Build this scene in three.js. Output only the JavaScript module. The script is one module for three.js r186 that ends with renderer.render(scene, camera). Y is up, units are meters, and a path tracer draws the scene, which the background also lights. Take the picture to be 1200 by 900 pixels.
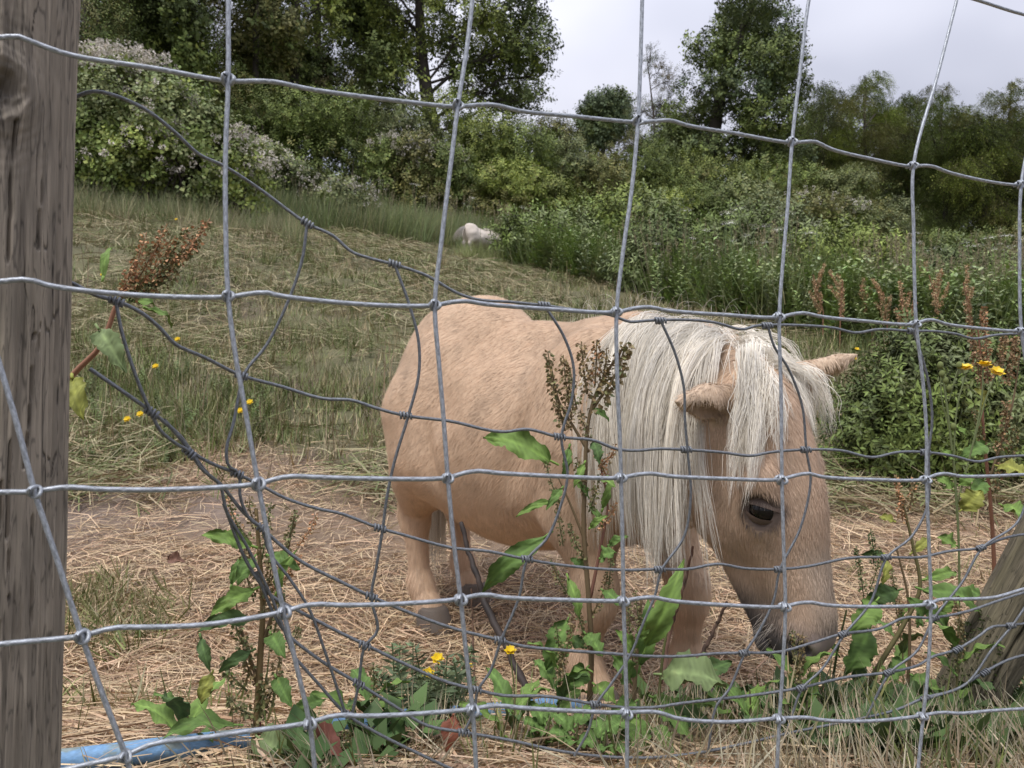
import * as THREE from 'three';
import { mergeGeometries } from 'three/addons/utils/BufferGeometryUtils.js';

// ---------------------------------------------------------------- camera, sky, sun, exposure
const scene = new THREE.Scene();
const CAM = new THREE.Vector3(0, 0.48, 0), FOCAL = 923, HORIZON = 38;   // focal length in pixels of a 1200 x 900 picture
const PITCH = Math.atan(HORIZON / FOCAL);
const camera = new THREE.PerspectiveCamera(2 * Math.atan(450 / FOCAL) * 180 / Math.PI, 4 / 3, 0.05, 900);
camera.position.copy(CAM);
camera.rotation.x = PITCH;
camera.focus = 0.9;
camera.userData.fStop = 18;
camera.updateMatrixWorld(true);

const clamp = (x, a = 0, b = 1) => Math.min(b, Math.max(a, x));
const lerp = (a, b, t) => a + (b - a) * t;
const smooth = (a, b, x) => { const t = clamp((x - a) / (b - a)); return t * t * (3 - 2 * t); };
function rng(seed) { let s = seed >>> 0; return () => { s = (s + 0x6D2B79F5) | 0; let t = Math.imul(s ^ (s >>> 15), 1 | s); t = (t + Math.imul(t ^ (t >>> 7), 61 | t)) ^ t; return ((t ^ (t >>> 14)) >>> 0) / 4294967296; }; }
function hash3(x, y, z) { let h = Math.imul(x, 374761393) ^ Math.imul(y, 668265263) ^ Math.imul(z, 1442695041); h = Math.imul(h ^ (h >>> 13), 1274126177); return ((h ^ (h >>> 16)) >>> 0) / 4294967296; }
function noise(x, y = 0, z = 0) {                       // value noise, -1 .. 1
  const i = Math.floor(x), j = Math.floor(y), k = Math.floor(z); let u = x - i, v = y - j, w = z - k;
  u = u * u * (3 - 2 * u); v = v * v * (3 - 2 * v); w = w * w * (3 - 2 * w);
  const a = lerp(lerp(hash3(i, j, k), hash3(i + 1, j, k), u), lerp(hash3(i, j + 1, k), hash3(i + 1, j + 1, k), u), v);
  const b = lerp(lerp(hash3(i, j, k + 1), hash3(i + 1, j, k + 1), u), lerp(hash3(i, j + 1, k + 1), hash3(i + 1, j + 1, k + 1), u), v);
  return lerp(a, b, w) * 2 - 1;
}
function fbm(x, y = 0, z = 0, n = 4) { let s = 0, a = 0.5; for (let i = 0; i < n; i++) { s += a * noise(x, y, z); x = x * 2.03 + 7.1; y = y * 2.03 + 3.7; z = z * 2.03 + 1.3; a *= 0.5; } return s; }

// an even grey overcast: brighter towards the zenith as overcast skies are, with soft cloud
{
  const W = 512, H = 256, data = new Float32Array(W * H * 4);
  for (let j = 0; j < H; j++) {
    const el = ((j + 0.5) / H - 0.5) * Math.PI, s = Math.max(0, Math.sin(el));
    for (let i = 0; i < W; i++) {
      const az = (i + 0.5) / W * 2 * Math.PI, c = Math.cos(el);
      const dx = Math.cos(az) * c, dz = Math.sin(az) * c, k = 1 / (s + 0.22);
      const cl = fbm(dx * k * 2.6 + 3, 2.2, dz * k * 2.6, 5) * 0.85 + fbm(dx * k * 0.9, 9.1, dz * k * 0.9, 3) * 0.55;
      const L = (0.255 + 0.57 * s) * (1 + 0.55 * cl), o = (j * W + i) * 4;
      data[o] = L * (0.955 + 0.06 * cl); data[o + 1] = L * (0.985 + 0.02 * cl); data[o + 2] = L * (1.16 - 0.08 * cl); data[o + 3] = 1;
    }
  }
  const sky = new THREE.DataTexture(data, W, H, THREE.RGBAFormat, THREE.FloatType);
  sky.mapping = THREE.EquirectangularReflectionMapping; sky.magFilter = THREE.LinearFilter; sky.needsUpdate = true;
  scene.background = sky; scene.environment = sky;
}
const sun = new THREE.DirectionalLight(new THREE.Color(1.0, 0.97, 0.92), 1.5);
sun.position.set(-6, 22, 7); sun.target.position.set(0, 0, -2);
sun.castShadow = true; sun.shadow.radius = 34;
Object.assign(sun.shadow.camera, { left: -40, right: 40, top: 40, bottom: -40, near: 0.1, far: 150 });
scene.add(sun, sun.target);

const renderer = new THREE.WebGLRenderer({ antialias: true });
renderer.toneMapping = THREE.LinearToneMapping;
renderer.toneMappingExposure = 1.58;
renderer.shadowMap.enabled = true;

// ---------------------------------------------------------------- helpers
const V = (x, y, z) => new THREE.Vector3(x, y, z);
const UPV = V(0, 1, 0);
function ray(px, py) { return V((px - 600) / FOCAL, (450 - py) / FOCAL, -1).applyAxisAngle(V(1, 0, 0), PITCH); }
function at(px, py, d) { const r = ray(px, py); return r.multiplyScalar(d / -r.z).add(CAM); }   // the point of the place that stands d metres away and was measured at that pixel
const rgb = (r, g, b) => new THREE.Color().setRGB(r, g, b);
function mat(o) { return new THREE.MeshStandardMaterial({ roughness: 0.85, metalness: 0, side: THREE.DoubleSide, ...o }); }
function leafMat(o) { return new THREE.MeshPhysicalMaterial({ roughness: 0.72, metalness: 0, side: THREE.DoubleSide, vertexColors: true, ...o }); }
const taken = {};
function numbered(name) { const n = taken[name] || 0; taken[name] = n + 1; return n ? `${name}_${String(n).padStart(3, '0')}` : name; }
function shade(o) { o.traverse(m => { if (m.isMesh) { m.castShadow = true; m.receiveShadow = true; } }); return o; }
function tag(o, label, category, group, kind) { if (label) o.userData.label = label; if (category) o.userData.category = category; if (group) o.userData.group = group; if (kind) o.userData.kind = kind; return o; }
function thing(name, label, category, pos = V(0, 0, 0), group) { const o = new THREE.Group(); o.name = numbered(name); o.position.copy(pos); scene.add(o); return tag(o, label, category, group); }
function part(name, geometry, material, parent, kind) { const m = new THREE.Mesh(geometry, material); m.name = name; parent.add(m); m.castShadow = m.receiveShadow = true; if (kind) m.userData.kind = kind; return m; }

class GB {                                               // collects triangles with vertex colours
  constructor() { this.p = []; this.c = []; this.i = []; this.n = 0; }
  v(x, y, z, c) { this.p.push(x, y, z); this.c.push(c[0], c[1], c[2]); return this.n++; }
  t(a, b, c) { this.i.push(a, b, c); }
  q(a, b, c, d) { this.i.push(a, b, c, a, c, d); }
  tube(pts, rad, sides, col) {                           // tapered tube through pts
    let nrm = null; const rings = [];
    for (let k = 0; k < pts.length; k++) {
      const t = pts[Math.min(k + 1, pts.length - 1)].clone().sub(pts[Math.max(k - 1, 0)]).normalize();
      if (!nrm) nrm = (Math.abs(t.y) < 0.9 ? V(0, 1, 0) : V(1, 0, 0)).cross(t).normalize();
      nrm = nrm.clone().sub(t.clone().multiplyScalar(nrm.dot(t))).normalize();
      const b = t.clone().cross(nrm), r = typeof rad === 'function' ? rad(k / (pts.length - 1)) : rad, cc = typeof col === 'function' ? col(k / (pts.length - 1)) : col, ring = [];
      for (let s = 0; s < sides; s++) { const a = s / sides * Math.PI * 2, x = Math.cos(a) * r, y = Math.sin(a) * r; ring.push(this.v(pts[k].x + nrm.x * x + b.x * y, pts[k].y + nrm.y * x + b.y * y, pts[k].z + nrm.z * x + b.z * y, cc)); }
      rings.push(ring);
    }
    for (let k = 0; k + 1 < rings.length; k++) for (let s = 0; s < sides; s++) { const e = (s + 1) % sides; this.q(rings[k][s], rings[k][e], rings[k + 1][e], rings[k + 1][s]); }
    for (const [ring, flip] of [[rings[0], 1], [rings[rings.length - 1], 0]]) for (let s = 1; s + 1 < sides; s++) flip ? this.t(ring[0], ring[s + 1], ring[s]) : this.t(ring[0], ring[s], ring[s + 1]);
    return this;
  }
  leaf(b, dir, nrm, L, W, col, fold = 0.25) {            // a folded leaf of two faces
    const s = V(0, 0, 0).crossVectors(dir, nrm).normalize(), m = 0.42;
    const i0 = this.v(b.x, b.y, b.z, col), i2 = this.v(b.x + dir.x * L, b.y + dir.y * L, b.z + dir.z * L, col);
    const e = (sg) => this.v(b.x + dir.x * L * m + s.x * W * sg + nrm.x * W * fold, b.y + dir.y * L * m + s.y * W * sg + nrm.y * W * fold, b.z + dir.z * L * m + s.z * W * sg + nrm.z * W * fold, col);
    const i1 = e(1), i3 = e(-1); this.t(i0, i1, i2); this.t(i0, i2, i3);
  }
  blade(b, dir, side, L, W, bend, col, seg = 3) {        // a grass blade that bends over
    let p = b.clone(), d = dir.clone(), prev = null; const axis = V(0, 0, 0).crossVectors(side, UPV).normalize();
    for (let k = 0; k <= seg; k++) {
      const t = k / seg, w = W * (1 - t * t) * 0.5; const cc = typeof col === 'function' ? col(t) : col;
      if (k < seg) { const a = this.v(p.x + side.x * w, p.y + side.y * w, p.z + side.z * w, cc), c = this.v(p.x - side.x * w, p.y - side.y * w, p.z - side.z * w, cc); if (prev) this.q(prev[0], a, c, prev[1]); prev = [a, c]; }
      else { const a = this.v(p.x, p.y, p.z, cc); this.t(prev[0], a, prev[1]); }
      p = p.clone().addScaledVector(d, L / seg); d = d.clone().addScaledVector(axis, bend / seg).addScaledVector(UPV, -Math.abs(bend) * 0.5 * t).normalize();
    }
  }
  geo(creased) {
    const g = new THREE.BufferGeometry();
    g.setAttribute('position', new THREE.Float32BufferAttribute(this.p, 3)); g.setAttribute('color', new THREE.Float32BufferAttribute(this.c, 3));
    g.setIndex(this.i); g.computeVertexNormals(); return g;
  }
}
function rdir(R) { const z = R() * 2 - 1, a = R() * Math.PI * 2, r = Math.sqrt(1 - z * z); return V(r * Math.cos(a), z, r * Math.sin(a)); }
function curve(pts, n) { return new THREE.CatmullRomCurve3(pts, false, 'centripetal').getPoints(n); }
const jit = (c, R, a) => { const k = 1 + (R() - 0.5) * a; return [c[0] * k * (1 + (R() - 0.5) * a * 0.4), c[1] * k, c[2] * k * (1 + (R() - 0.5) * a * 0.4)]; };
function instances(name, geometry, material, list, parent, kind = 'stuff') {   // list of {p, q, s, c}
  const m = new THREE.InstancedMesh(geometry, material, list.length), M = new THREE.Matrix4(), C = new THREE.Color(), S = V(1, 1, 1);
  list.forEach((e, k) => { typeof e.s === 'number' ? S.setScalar(e.s) : S.copy(e.s); M.compose(e.p, e.q, S); m.setMatrixAt(k, M); if (e.c) m.setColorAt(k, C.setRGB(e.c[0], e.c[1], e.c[2])); });
  m.name = name; m.castShadow = m.receiveShadow = true; m.userData.kind = kind; (parent || scene).add(m); return m;
}
const qYaw = (a, tilt = 0, td = 0) => new THREE.Quaternion().setFromAxisAngle(V(Math.cos(td), 0, Math.sin(td)), tilt).multiply(new THREE.Quaternion().setFromAxisAngle(UPV, a));

// ---------------------------------------------------------------- the ground
const PROFILE = [[-40, 0.1], [-3, 0.15], [0, 0.14], [0.6, 0.11], [1.0, 0.07], [1.2, 0.03], [1.45, -0.055], [1.7, -0.04], [2.0, 0.015], [2.5, 0.13], [3.2, 0.33], [6, 1.08], [12, 2.75], [21, 5.0], [30, 7.1], [45, 9.7], [60, 11.6], [120, 16], [900, 16]];
function profile(d) {
  let k = 0; while (k < PROFILE.length - 2 && d > PROFILE[k + 1][0]) k++;
  const P = (i) => PROFILE[clamp(i, 0, PROFILE.length - 1)], [x0, y0] = P(k), [x1, y1] = P(k + 1), t = clamp((d - x0) / (x1 - x0)), h = x1 - x0;
  const slope = (i) => { const a = P(i - 1), b = P(i + 1); return (b[1] - a[1]) / Math.max(1e-6, b[0] - a[0]); };
  const m0 = slope(k) * h, m1 = slope(k + 1) * h, t2 = t * t, t3 = t2 * t;
  return (2 * t3 - 3 * t2 + 1) * y0 + (t3 - 2 * t2 + t) * m0 + (-2 * t3 + 3 * t2) * y1 + (t3 - t2) * m1;
}
function ground(x, z) {
  const d = -z, far = smooth(2.2, 9, d);
  let y = profile(d) - (x < 0 ? 0.15 : 0.11) * clamp(x, -14, 9) * smooth(2.4, 12, d) - 0.012 * clamp(x, -3, 3);
  y += 0.012 * fbm(x * 4.1, 0.3, z * 4.1, 3) + 0.09 * far * fbm(x * 1.1, 1.3, z * 1.1, 3) + 0.085 * smooth(2.5, 3.4, d) * fbm(x * 2.6, 8.3, z * 2.6, 3) + 0.25 * smooth(8, 25, d) * fbm(x * 0.2, 5.3, z * 0.2, 2);
  y += 0.10 * Math.exp(-((x - 3.2) ** 2 + (d - 8) ** 2) / 0.3);      // a mole hill
  return y;
}
const onGround = (x, z, up = 0) => V(x, ground(x, z) + up, z);
function groundAt(px, d) { const x = (px - 600) / FOCAL * d; return onGround(x, -d); }
function noiseTexture(W, H, fn, srgb) {
  const a = new Uint8Array(W * H * 4);
  for (let j = 0; j < H; j++) for (let i = 0; i < W; i++) { const c = fn(i / W, j / H), o = (j * W + i) * 4; a[o] = clamp(c[0]) * 255; a[o + 1] = clamp(c[1]) * 255; a[o + 2] = clamp(c[2]) * 255; a[o + 3] = 255; }
  const t = new THREE.DataTexture(a, W, H); t.wrapS = t.wrapT = THREE.RepeatWrapping; t.magFilter = THREE.LinearFilter; t.minFilter = THREE.LinearMipmapLinearFilter; t.generateMipmaps = true;
  if (srgb) t.colorSpace = THREE.SRGBColorSpace; t.needsUpdate = true; return t;
}
const tiled = (u, v, f, n, seed) => { let s = 0, a = 0.5; for (let o = 0; o < n; o++) { const F = f << o, m = (q) => ((q % F) + F) % F, i = Math.floor(u * F), j = Math.floor(v * F); let x = u * F - i, y = v * F - j; x = x * x * (3 - 2 * x); y = y * y * (3 - 2 * y);
  s += a * (lerp(lerp(hash3(m(i), m(j), seed + o), hash3(m(i + 1), m(j), seed + o), x), lerp(hash3(m(i), m(j + 1), seed + o), hash3(m(i + 1), m(j + 1), seed + o), x), y) * 2 - 1); a *= 0.55; } return s; };
const soilMap = noiseTexture(512, 512, (u, v) => { const a = tiled(u, v, 8, 6, 3), k = 0.86 + 0.22 * a; return [k, k, k]; });
const soilBump = noiseTexture(512, 512, (u, v) => { const a = 0.5 + 0.5 * tiled(u, v, 10, 6, 31); return [a, a, a]; });
{
  const gb = new GB(), N = 330, sp = (t) => Math.sign(t) * (3.2 * Math.abs(t) + 140 * Math.pow(Math.abs(t), 6)), zz = (t) => 4 - (t * 11 + 420 * Math.pow(t, 7));
  const uv = [];
  for (let j = 0; j <= N; j++) for (let i = 0; i <= N; i++) {
    const x = sp(i / N * 2 - 1), z = zz(j / N), d = -z;
    const straw = smooth(3.6, 2.7, d + 0.5 * fbm(x * 1.7, 0, z * 1.7, 3)) * smooth(0.75, 1.0, d + 0.3 * fbm(x * 3, 4, z * 3, 3));
    const bare = smooth(0.05, 0.3, fbm(x * 1.2 + 3, 2, z * 1.2, 3) + 0.35 - 0.9 * Math.abs(d - 2.6) - 0.35 * Math.max(0, x + 0.2));
    const m = fbm(x * 0.7, 7, z * 0.7, 4);
    let c = [0.135 + 0.04 * m, 0.125 + 0.04 * m, 0.06 + 0.01 * m]; { const br = smooth(0.05, 0.3, fbm(x * 2.3, 11, z * 2.3, 4)) * smooth(9, 4, d); c = c.map((v, k) => lerp(v, [0.13, 0.088, 0.06][k], br)); }
    c = c.map((v, k) => lerp(v, [0.235, 0.165, 0.11][k] * (1 + 0.4 * m), straw));
    c = c.map((v, k) => lerp(v, [0.235, 0.175, 0.135][k] * (1 + 0.4 * m), bare * straw));
    const mole = Math.exp(-((x - 3.2) ** 2 + (d - 8) ** 2) / 0.3); c = c.map((v, k) => lerp(v, [0.09, 0.065, 0.045][k], clamp(mole * 1.5)));
    gb.v(x, ground(x, z), z, c); uv.push(x / 0.6, z / 0.6);
  }
  for (let j = 0; j < N; j++) for (let i = 0; i < N; i++) { const a = j * (N + 1) + i; gb.q(a, a + 1, a + N + 2, a + N + 1); }
  const g = gb.geo(); g.setAttribute('uv', new THREE.Float32BufferAttribute(uv, 2));
  const m = part('ground', g, mat({ vertexColors: true, map: soilMap, bumpMap: soilBump, bumpScale: 0.02, roughness: 0.95 }), scene);
  tag(m, 'sloping pasture ground with trodden soil, rising to the trees', 'ground', null, 'structure');
}

// where the water pipe lies
const PIPE = [[20, 0.845], [110, 0.875], [190, 0.905], [265, 0.94], [335, 0.98], [410, 1.02], [480, 1.06], [555, 1.115], [615, 1.165], [665, 1.21], [720, 1.27], [780, 1.34]].map(([px, d]) => groundAt(px, d));
const nearPipe = (x, z) => { let m = 9; for (let k = 0; k + 1 < PIPE.length; k++) { const a = PIPE[k], b = PIPE[k + 1], t = clamp(((x - a.x) * (b.x - a.x) + (z - a.z) * (b.z - a.z)) / ((b.x - a.x) ** 2 + (b.z - a.z) ** 2)); m = Math.min(m, Math.hypot(x - lerp(a.x, b.x, t), z - lerp(a.z, b.z, t))); } return m; };
// ---------------------------------------------------------------- the wooden post beside the wire
const grain = (u, v) => { const w = u + 0.010 * tiled(u, v, 3, 3, 11) + 0.003 * tiled(u, v, 12, 2, 13); return [tiled(w, v * 0.3, 128, 3, 5), tiled(w, v * 0.8, 20, 4, 23), Math.abs(tiled(w, v * 0.5, 64, 2, 29)), tiled(u, v, 5, 5, 17)]; };
const woodMap = noiseTexture(1024, 1024, (u, v) => {             // silvered softwood: fine grain, dark checks along it, a green bloom in places
  const [g, s, c, b] = grain(u, v), check = smooth(0.045, 0.0, c) * smooth(0.0, 0.3, s + b), fine = smooth(0.07, 0.0, Math.abs(tiled(u + 0.006 * tiled(u, v, 6, 3, 63), v * 0.3, 128, 2, 61))), k = (0.57 + 0.15 * g + 0.03 * s + 0.08 * b) * (1 - 0.5 * check) * (1 - 0.3 * fine), green = smooth(0.1, 0.6, tiled(u, v, 3, 4, 41));
  return [k * 1.03, k * (0.97 + 0.02 * green), k * (0.89 - 0.08 * green)];
}, true);
const woodBump = noiseTexture(1024, 1024, (u, v) => { const [g, s, c, b] = grain(u, v), k = 0.62 + 0.26 * g + 0.10 * s - 0.5 * smooth(0.045, 0.0, c) * smooth(0.0, 0.3, s + b); return [k, k, k]; });
const wood = mat({ vertexColors: true, map: woodMap, bumpMap: woodBump, bumpScale: 0.004, roughness: 0.9, color: rgb(0.88, 0.86, 0.84) });
function postGeometry(R, len, NA, NH, cracks, knots, seed, facing) {
  const p = [], uv = [], idx = [], col = [];
  for (let j = 0; j <= NH; j++) for (let i = 0; i <= NA; i++) {
    const y = j / NH * len, a0 = i / NA * Math.PI * 2, a = a0 + facing; let arc = (a0 - Math.PI) * R;   // arc 0 faces the viewer
    let r = R * (1 + 0.025 * noise(Math.cos(a) * 1.2, y * 3, Math.sin(a) * 1.2 + seed));
    r += 0.0016 * noise(Math.cos(a) * 26, y * 5 + seed, Math.sin(a) * 26) + 0.0006 * noise(Math.cos(a) * 60, y * 16, Math.sin(a) * 60 + seed);
    const flake = fbm(Math.cos(a) * 16, y * 6 + seed, Math.sin(a) * 16, 3); r -= 0.0014 * smooth(0.14, 0.2, flake);
    for (const [ky, ka, kr] of knots) {
      const dx = arc - ka, dy = (y - ky) * 0.85, q = Math.hypot(dx, dy) / kr;
      if (q < 3) { r += 0.0042 * Math.exp(-((q - 1.05) ** 2) * 5) - 0.010 * Math.exp(-q * q * 3.2) + 0.0011 * Math.sin(q * 19 + noise(dx * 120, dy * 120) * 2) * Math.exp(-q * 0.9) + 0.003 * noise(dx * 260, dy * 260) * Math.exp(-q * q * 1.6); arc += dx * 0; }
    }
    for (const [y0, y1, c0, drift, w, dep] of cracks) {
      if (y < y0 || y > y1) continue;
      const t = (y - y0) / (y1 - y0), c = c0 + drift * t + 0.0016 * noise(y * 9, c0 * 90, seed) + 0.0005 * noise(y * 50, c0 * 90);
      const ww = 0.72 * w * Math.pow(Math.sin(Math.PI * clamp(t, 0.001, 0.999)), 0.6) * (0.85 + 0.3 * noise(y * 22, c0 * 50)), q = Math.abs(arc - c) / Math.max(1e-5, ww);
      if (q < 1.6) r -= dep * smooth(1.5, 0.5, q);
    }
    let tone = 1; for (const [ky, ka, kr] of knots) { const q = Math.hypot(arc - ka, (y - ky) * 0.85) / kr; if (q < 2.2) tone *= 1 - (0.34 * Math.exp(-q * q * 1.5) + 0.16 * Math.max(0, Math.sin(q * 17 + 2 * noise((arc - ka) * 120, (y - ky) * 120))) * smooth(2.1, 0.6, q)); } col.push(tone, tone * 0.985, tone * 0.96);
    p.push(Math.sin(a) * r, y, Math.cos(a) * r); uv.push(a0 / (2 * Math.PI), y / 1.6);
  }
  for (let j = 0; j < NH; j++) for (let i = 0; i < NA; i++) { const a = j * (NA + 1) + i; idx.push(a, a + 1, a + NA + 2, a, a + NA + 2, a + NA + 1); }
  const top = p.length / 3; p.push(0, len + 0.004, 0); uv.push(0.5, 0.5); col.push(1, 1, 1); for (let i = 0; i < NA; i++) idx.push(NH * (NA + 1) + i, NH * (NA + 1) + i + 1, top);
  const g = new THREE.BufferGeometry(); g.setAttribute('position', new THREE.Float32BufferAttribute(p, 3)); g.setAttribute('uv', new THREE.Float32BufferAttribute(uv, 2)); g.setAttribute('color', new THREE.Float32BufferAttribute(col, 3)); g.setIndex(idx); g.computeVertexNormals(); return g;
}
{
  const base = onGround(at(-33, 800, 0.535).x, -0.535, -0.15), top = at(-2, -160, 0.535);
  const dir = top.clone().sub(base), len = dir.length();
  const yOf = (py) => (at(0, py, 0.49).y - base.y);                 // heights along the post
  const cr = [[yOf(860), yOf(440), 0.004, -0.004, 0.0021, 0.026], [yOf(470), yOf(330), 0.0125, 0, 0.0006, 0.006], [yOf(335), yOf(125), 0.006, -0.004, 0.0008, 0.010], [yOf(325), yOf(130), 0.022, 0.002, 0.0007, 0.008], [yOf(900), yOf(730), 0.020, 0.004, 0.0011, 0.014],
    [yOf(900), yOf(820), -0.010, 0.002, 0.0008, 0.010], [yOf(640), yOf(560), 0.024, 0, 0.0006, 0.007], [yOf(560), yOf(380), 0.036, 0.004, 0.0006, 0.007], [yOf(300), yOf(180), 0.040, 0.002, 0.0005, 0.006], [yOf(420), yOf(370), 0.043, 0.002, 0.0007, 0.008], [yOf(890), yOf(600), 0.043, 0, 0.0006, 0.006], [yOf(720), yOf(500), 0.030, -0.003, 0.0005, 0.005]];
  const kn = [[yOf(100), 0.013, 0.017]];
  const post = thing('wooden_fence_post', 'weathered grey-brown round fence post with a large knot, thin straight cracks', 'fence post', base);
  const m = part('post', postGeometry(0.052, len, 300, 620, cr, kn, 3, Math.PI + 0.38), wood, post);
  m.quaternion.setFromUnitVectors(UPV, dir.clone().normalize());
}
{
  const base = at(1122, 838, 1.14), top = at(1345, 430, 1.02); const d0 = top.clone().sub(base).normalize(); base.addScaledVector(d0, -0.12);
  const dir = top.clone().sub(base), len = dir.length();
  const post = thing('leaning_fence_post', 'short round fence post leaning sideways, greenish and mossy at its foot', 'fence post', base);
  const g = postGeometry(0.043, len, 160, 260, [[0.1, 0.5, -0.012, 0.006, 0.0016, 0.016], [0.2, 0.6, 0.015, 0.004, 0.001, 0.01], [0.05, 0.34, 0.03, 0, 0.0008, 0.008]], [], 9, Math.PI);
  const m = part('post', g, mat({ map: woodMap, bumpMap: woodBump, bumpScale: 0.0022, roughness: 0.92, color: rgb(0.64, 0.62, 0.52) }), post);
  m.quaternion.setFromUnitVectors(UPV, dir.clone().normalize());
  const R = rng(77), gb = new GB();                                  // tufts of moss low on its side
  for (let k = 0; k < 2600; k++) {
    const a = R() * 6.283, y = 0.08 + 0.2 * Math.pow(R(), 1.6), r = 0.0425; if (fbm(a * 1.4, y * 14, 2, 3) < 0.02) continue;
    const n = V(Math.sin(a), 0.5 * R(), Math.cos(a)).normalize(), c = jit([0.06, 0.085, 0.02], R, 0.7);
    gb.leaf(V(Math.sin(a) * r, y, Math.cos(a) * r), n.clone().add(rdir(R).multiplyScalar(0.6)).normalize(), rdir(R), 0.004 + R() * 0.006, 0.0012, c);
  }
  const moss = part('moss', gb.geo(), mat({ vertexColors: true }), post, 'stuff'); moss.quaternion.copy(m.quaternion);
}

// ---------------------------------------------------------------- the two runs of stock fence wire
const zincMap = noiseTexture(256, 256, (u, v) => { const a = tiled(u, v, 12, 5, 51), sp = smooth(0.3, 0.5, tiled(u, v, 40, 2, 57)), k = 0.62 + 0.42 * a + 0.25 * sp; return [k, k * 0.995, k * (0.985 + 0.02 * a)]; });
const zinc = mat({ color: rgb(0.58, 0.62, 0.68), metalness: 0.4, roughness: 0.46, roughnessMap: null, map: zincMap, bumpMap: zincMap, bumpScale: 0.0002 });
const oldZinc = mat({ color: rgb(0.31, 0.33, 0.36), metalness: 0.45, roughness: 0.5, map: zincMap, bumpMap: zincMap, bumpScale: 0.0003 });
function planeHit(px, py, P0, N) { const r = ray(px, py); return r.multiplyScalar(P0.clone().sub(CAM).dot(N) / r.dot(N)).add(CAM); }
function wire(name, pts, r, m, parent) {
  const cv = new THREE.CatmullRomCurve3(pts, false, 'centripetal', 0.5), n = Math.max(8, Math.round(cv.getLength() / 0.006));
  const g = new THREE.TubeGeometry(cv, n, r, 8, false); const uv = g.attributes.uv; for (let k = 0; k < uv.count; k++) uv.setXY(k, uv.getX(k) * cv.getLength() / 0.03, uv.getY(k));
  return part(name, g, m, parent);
}
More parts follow.
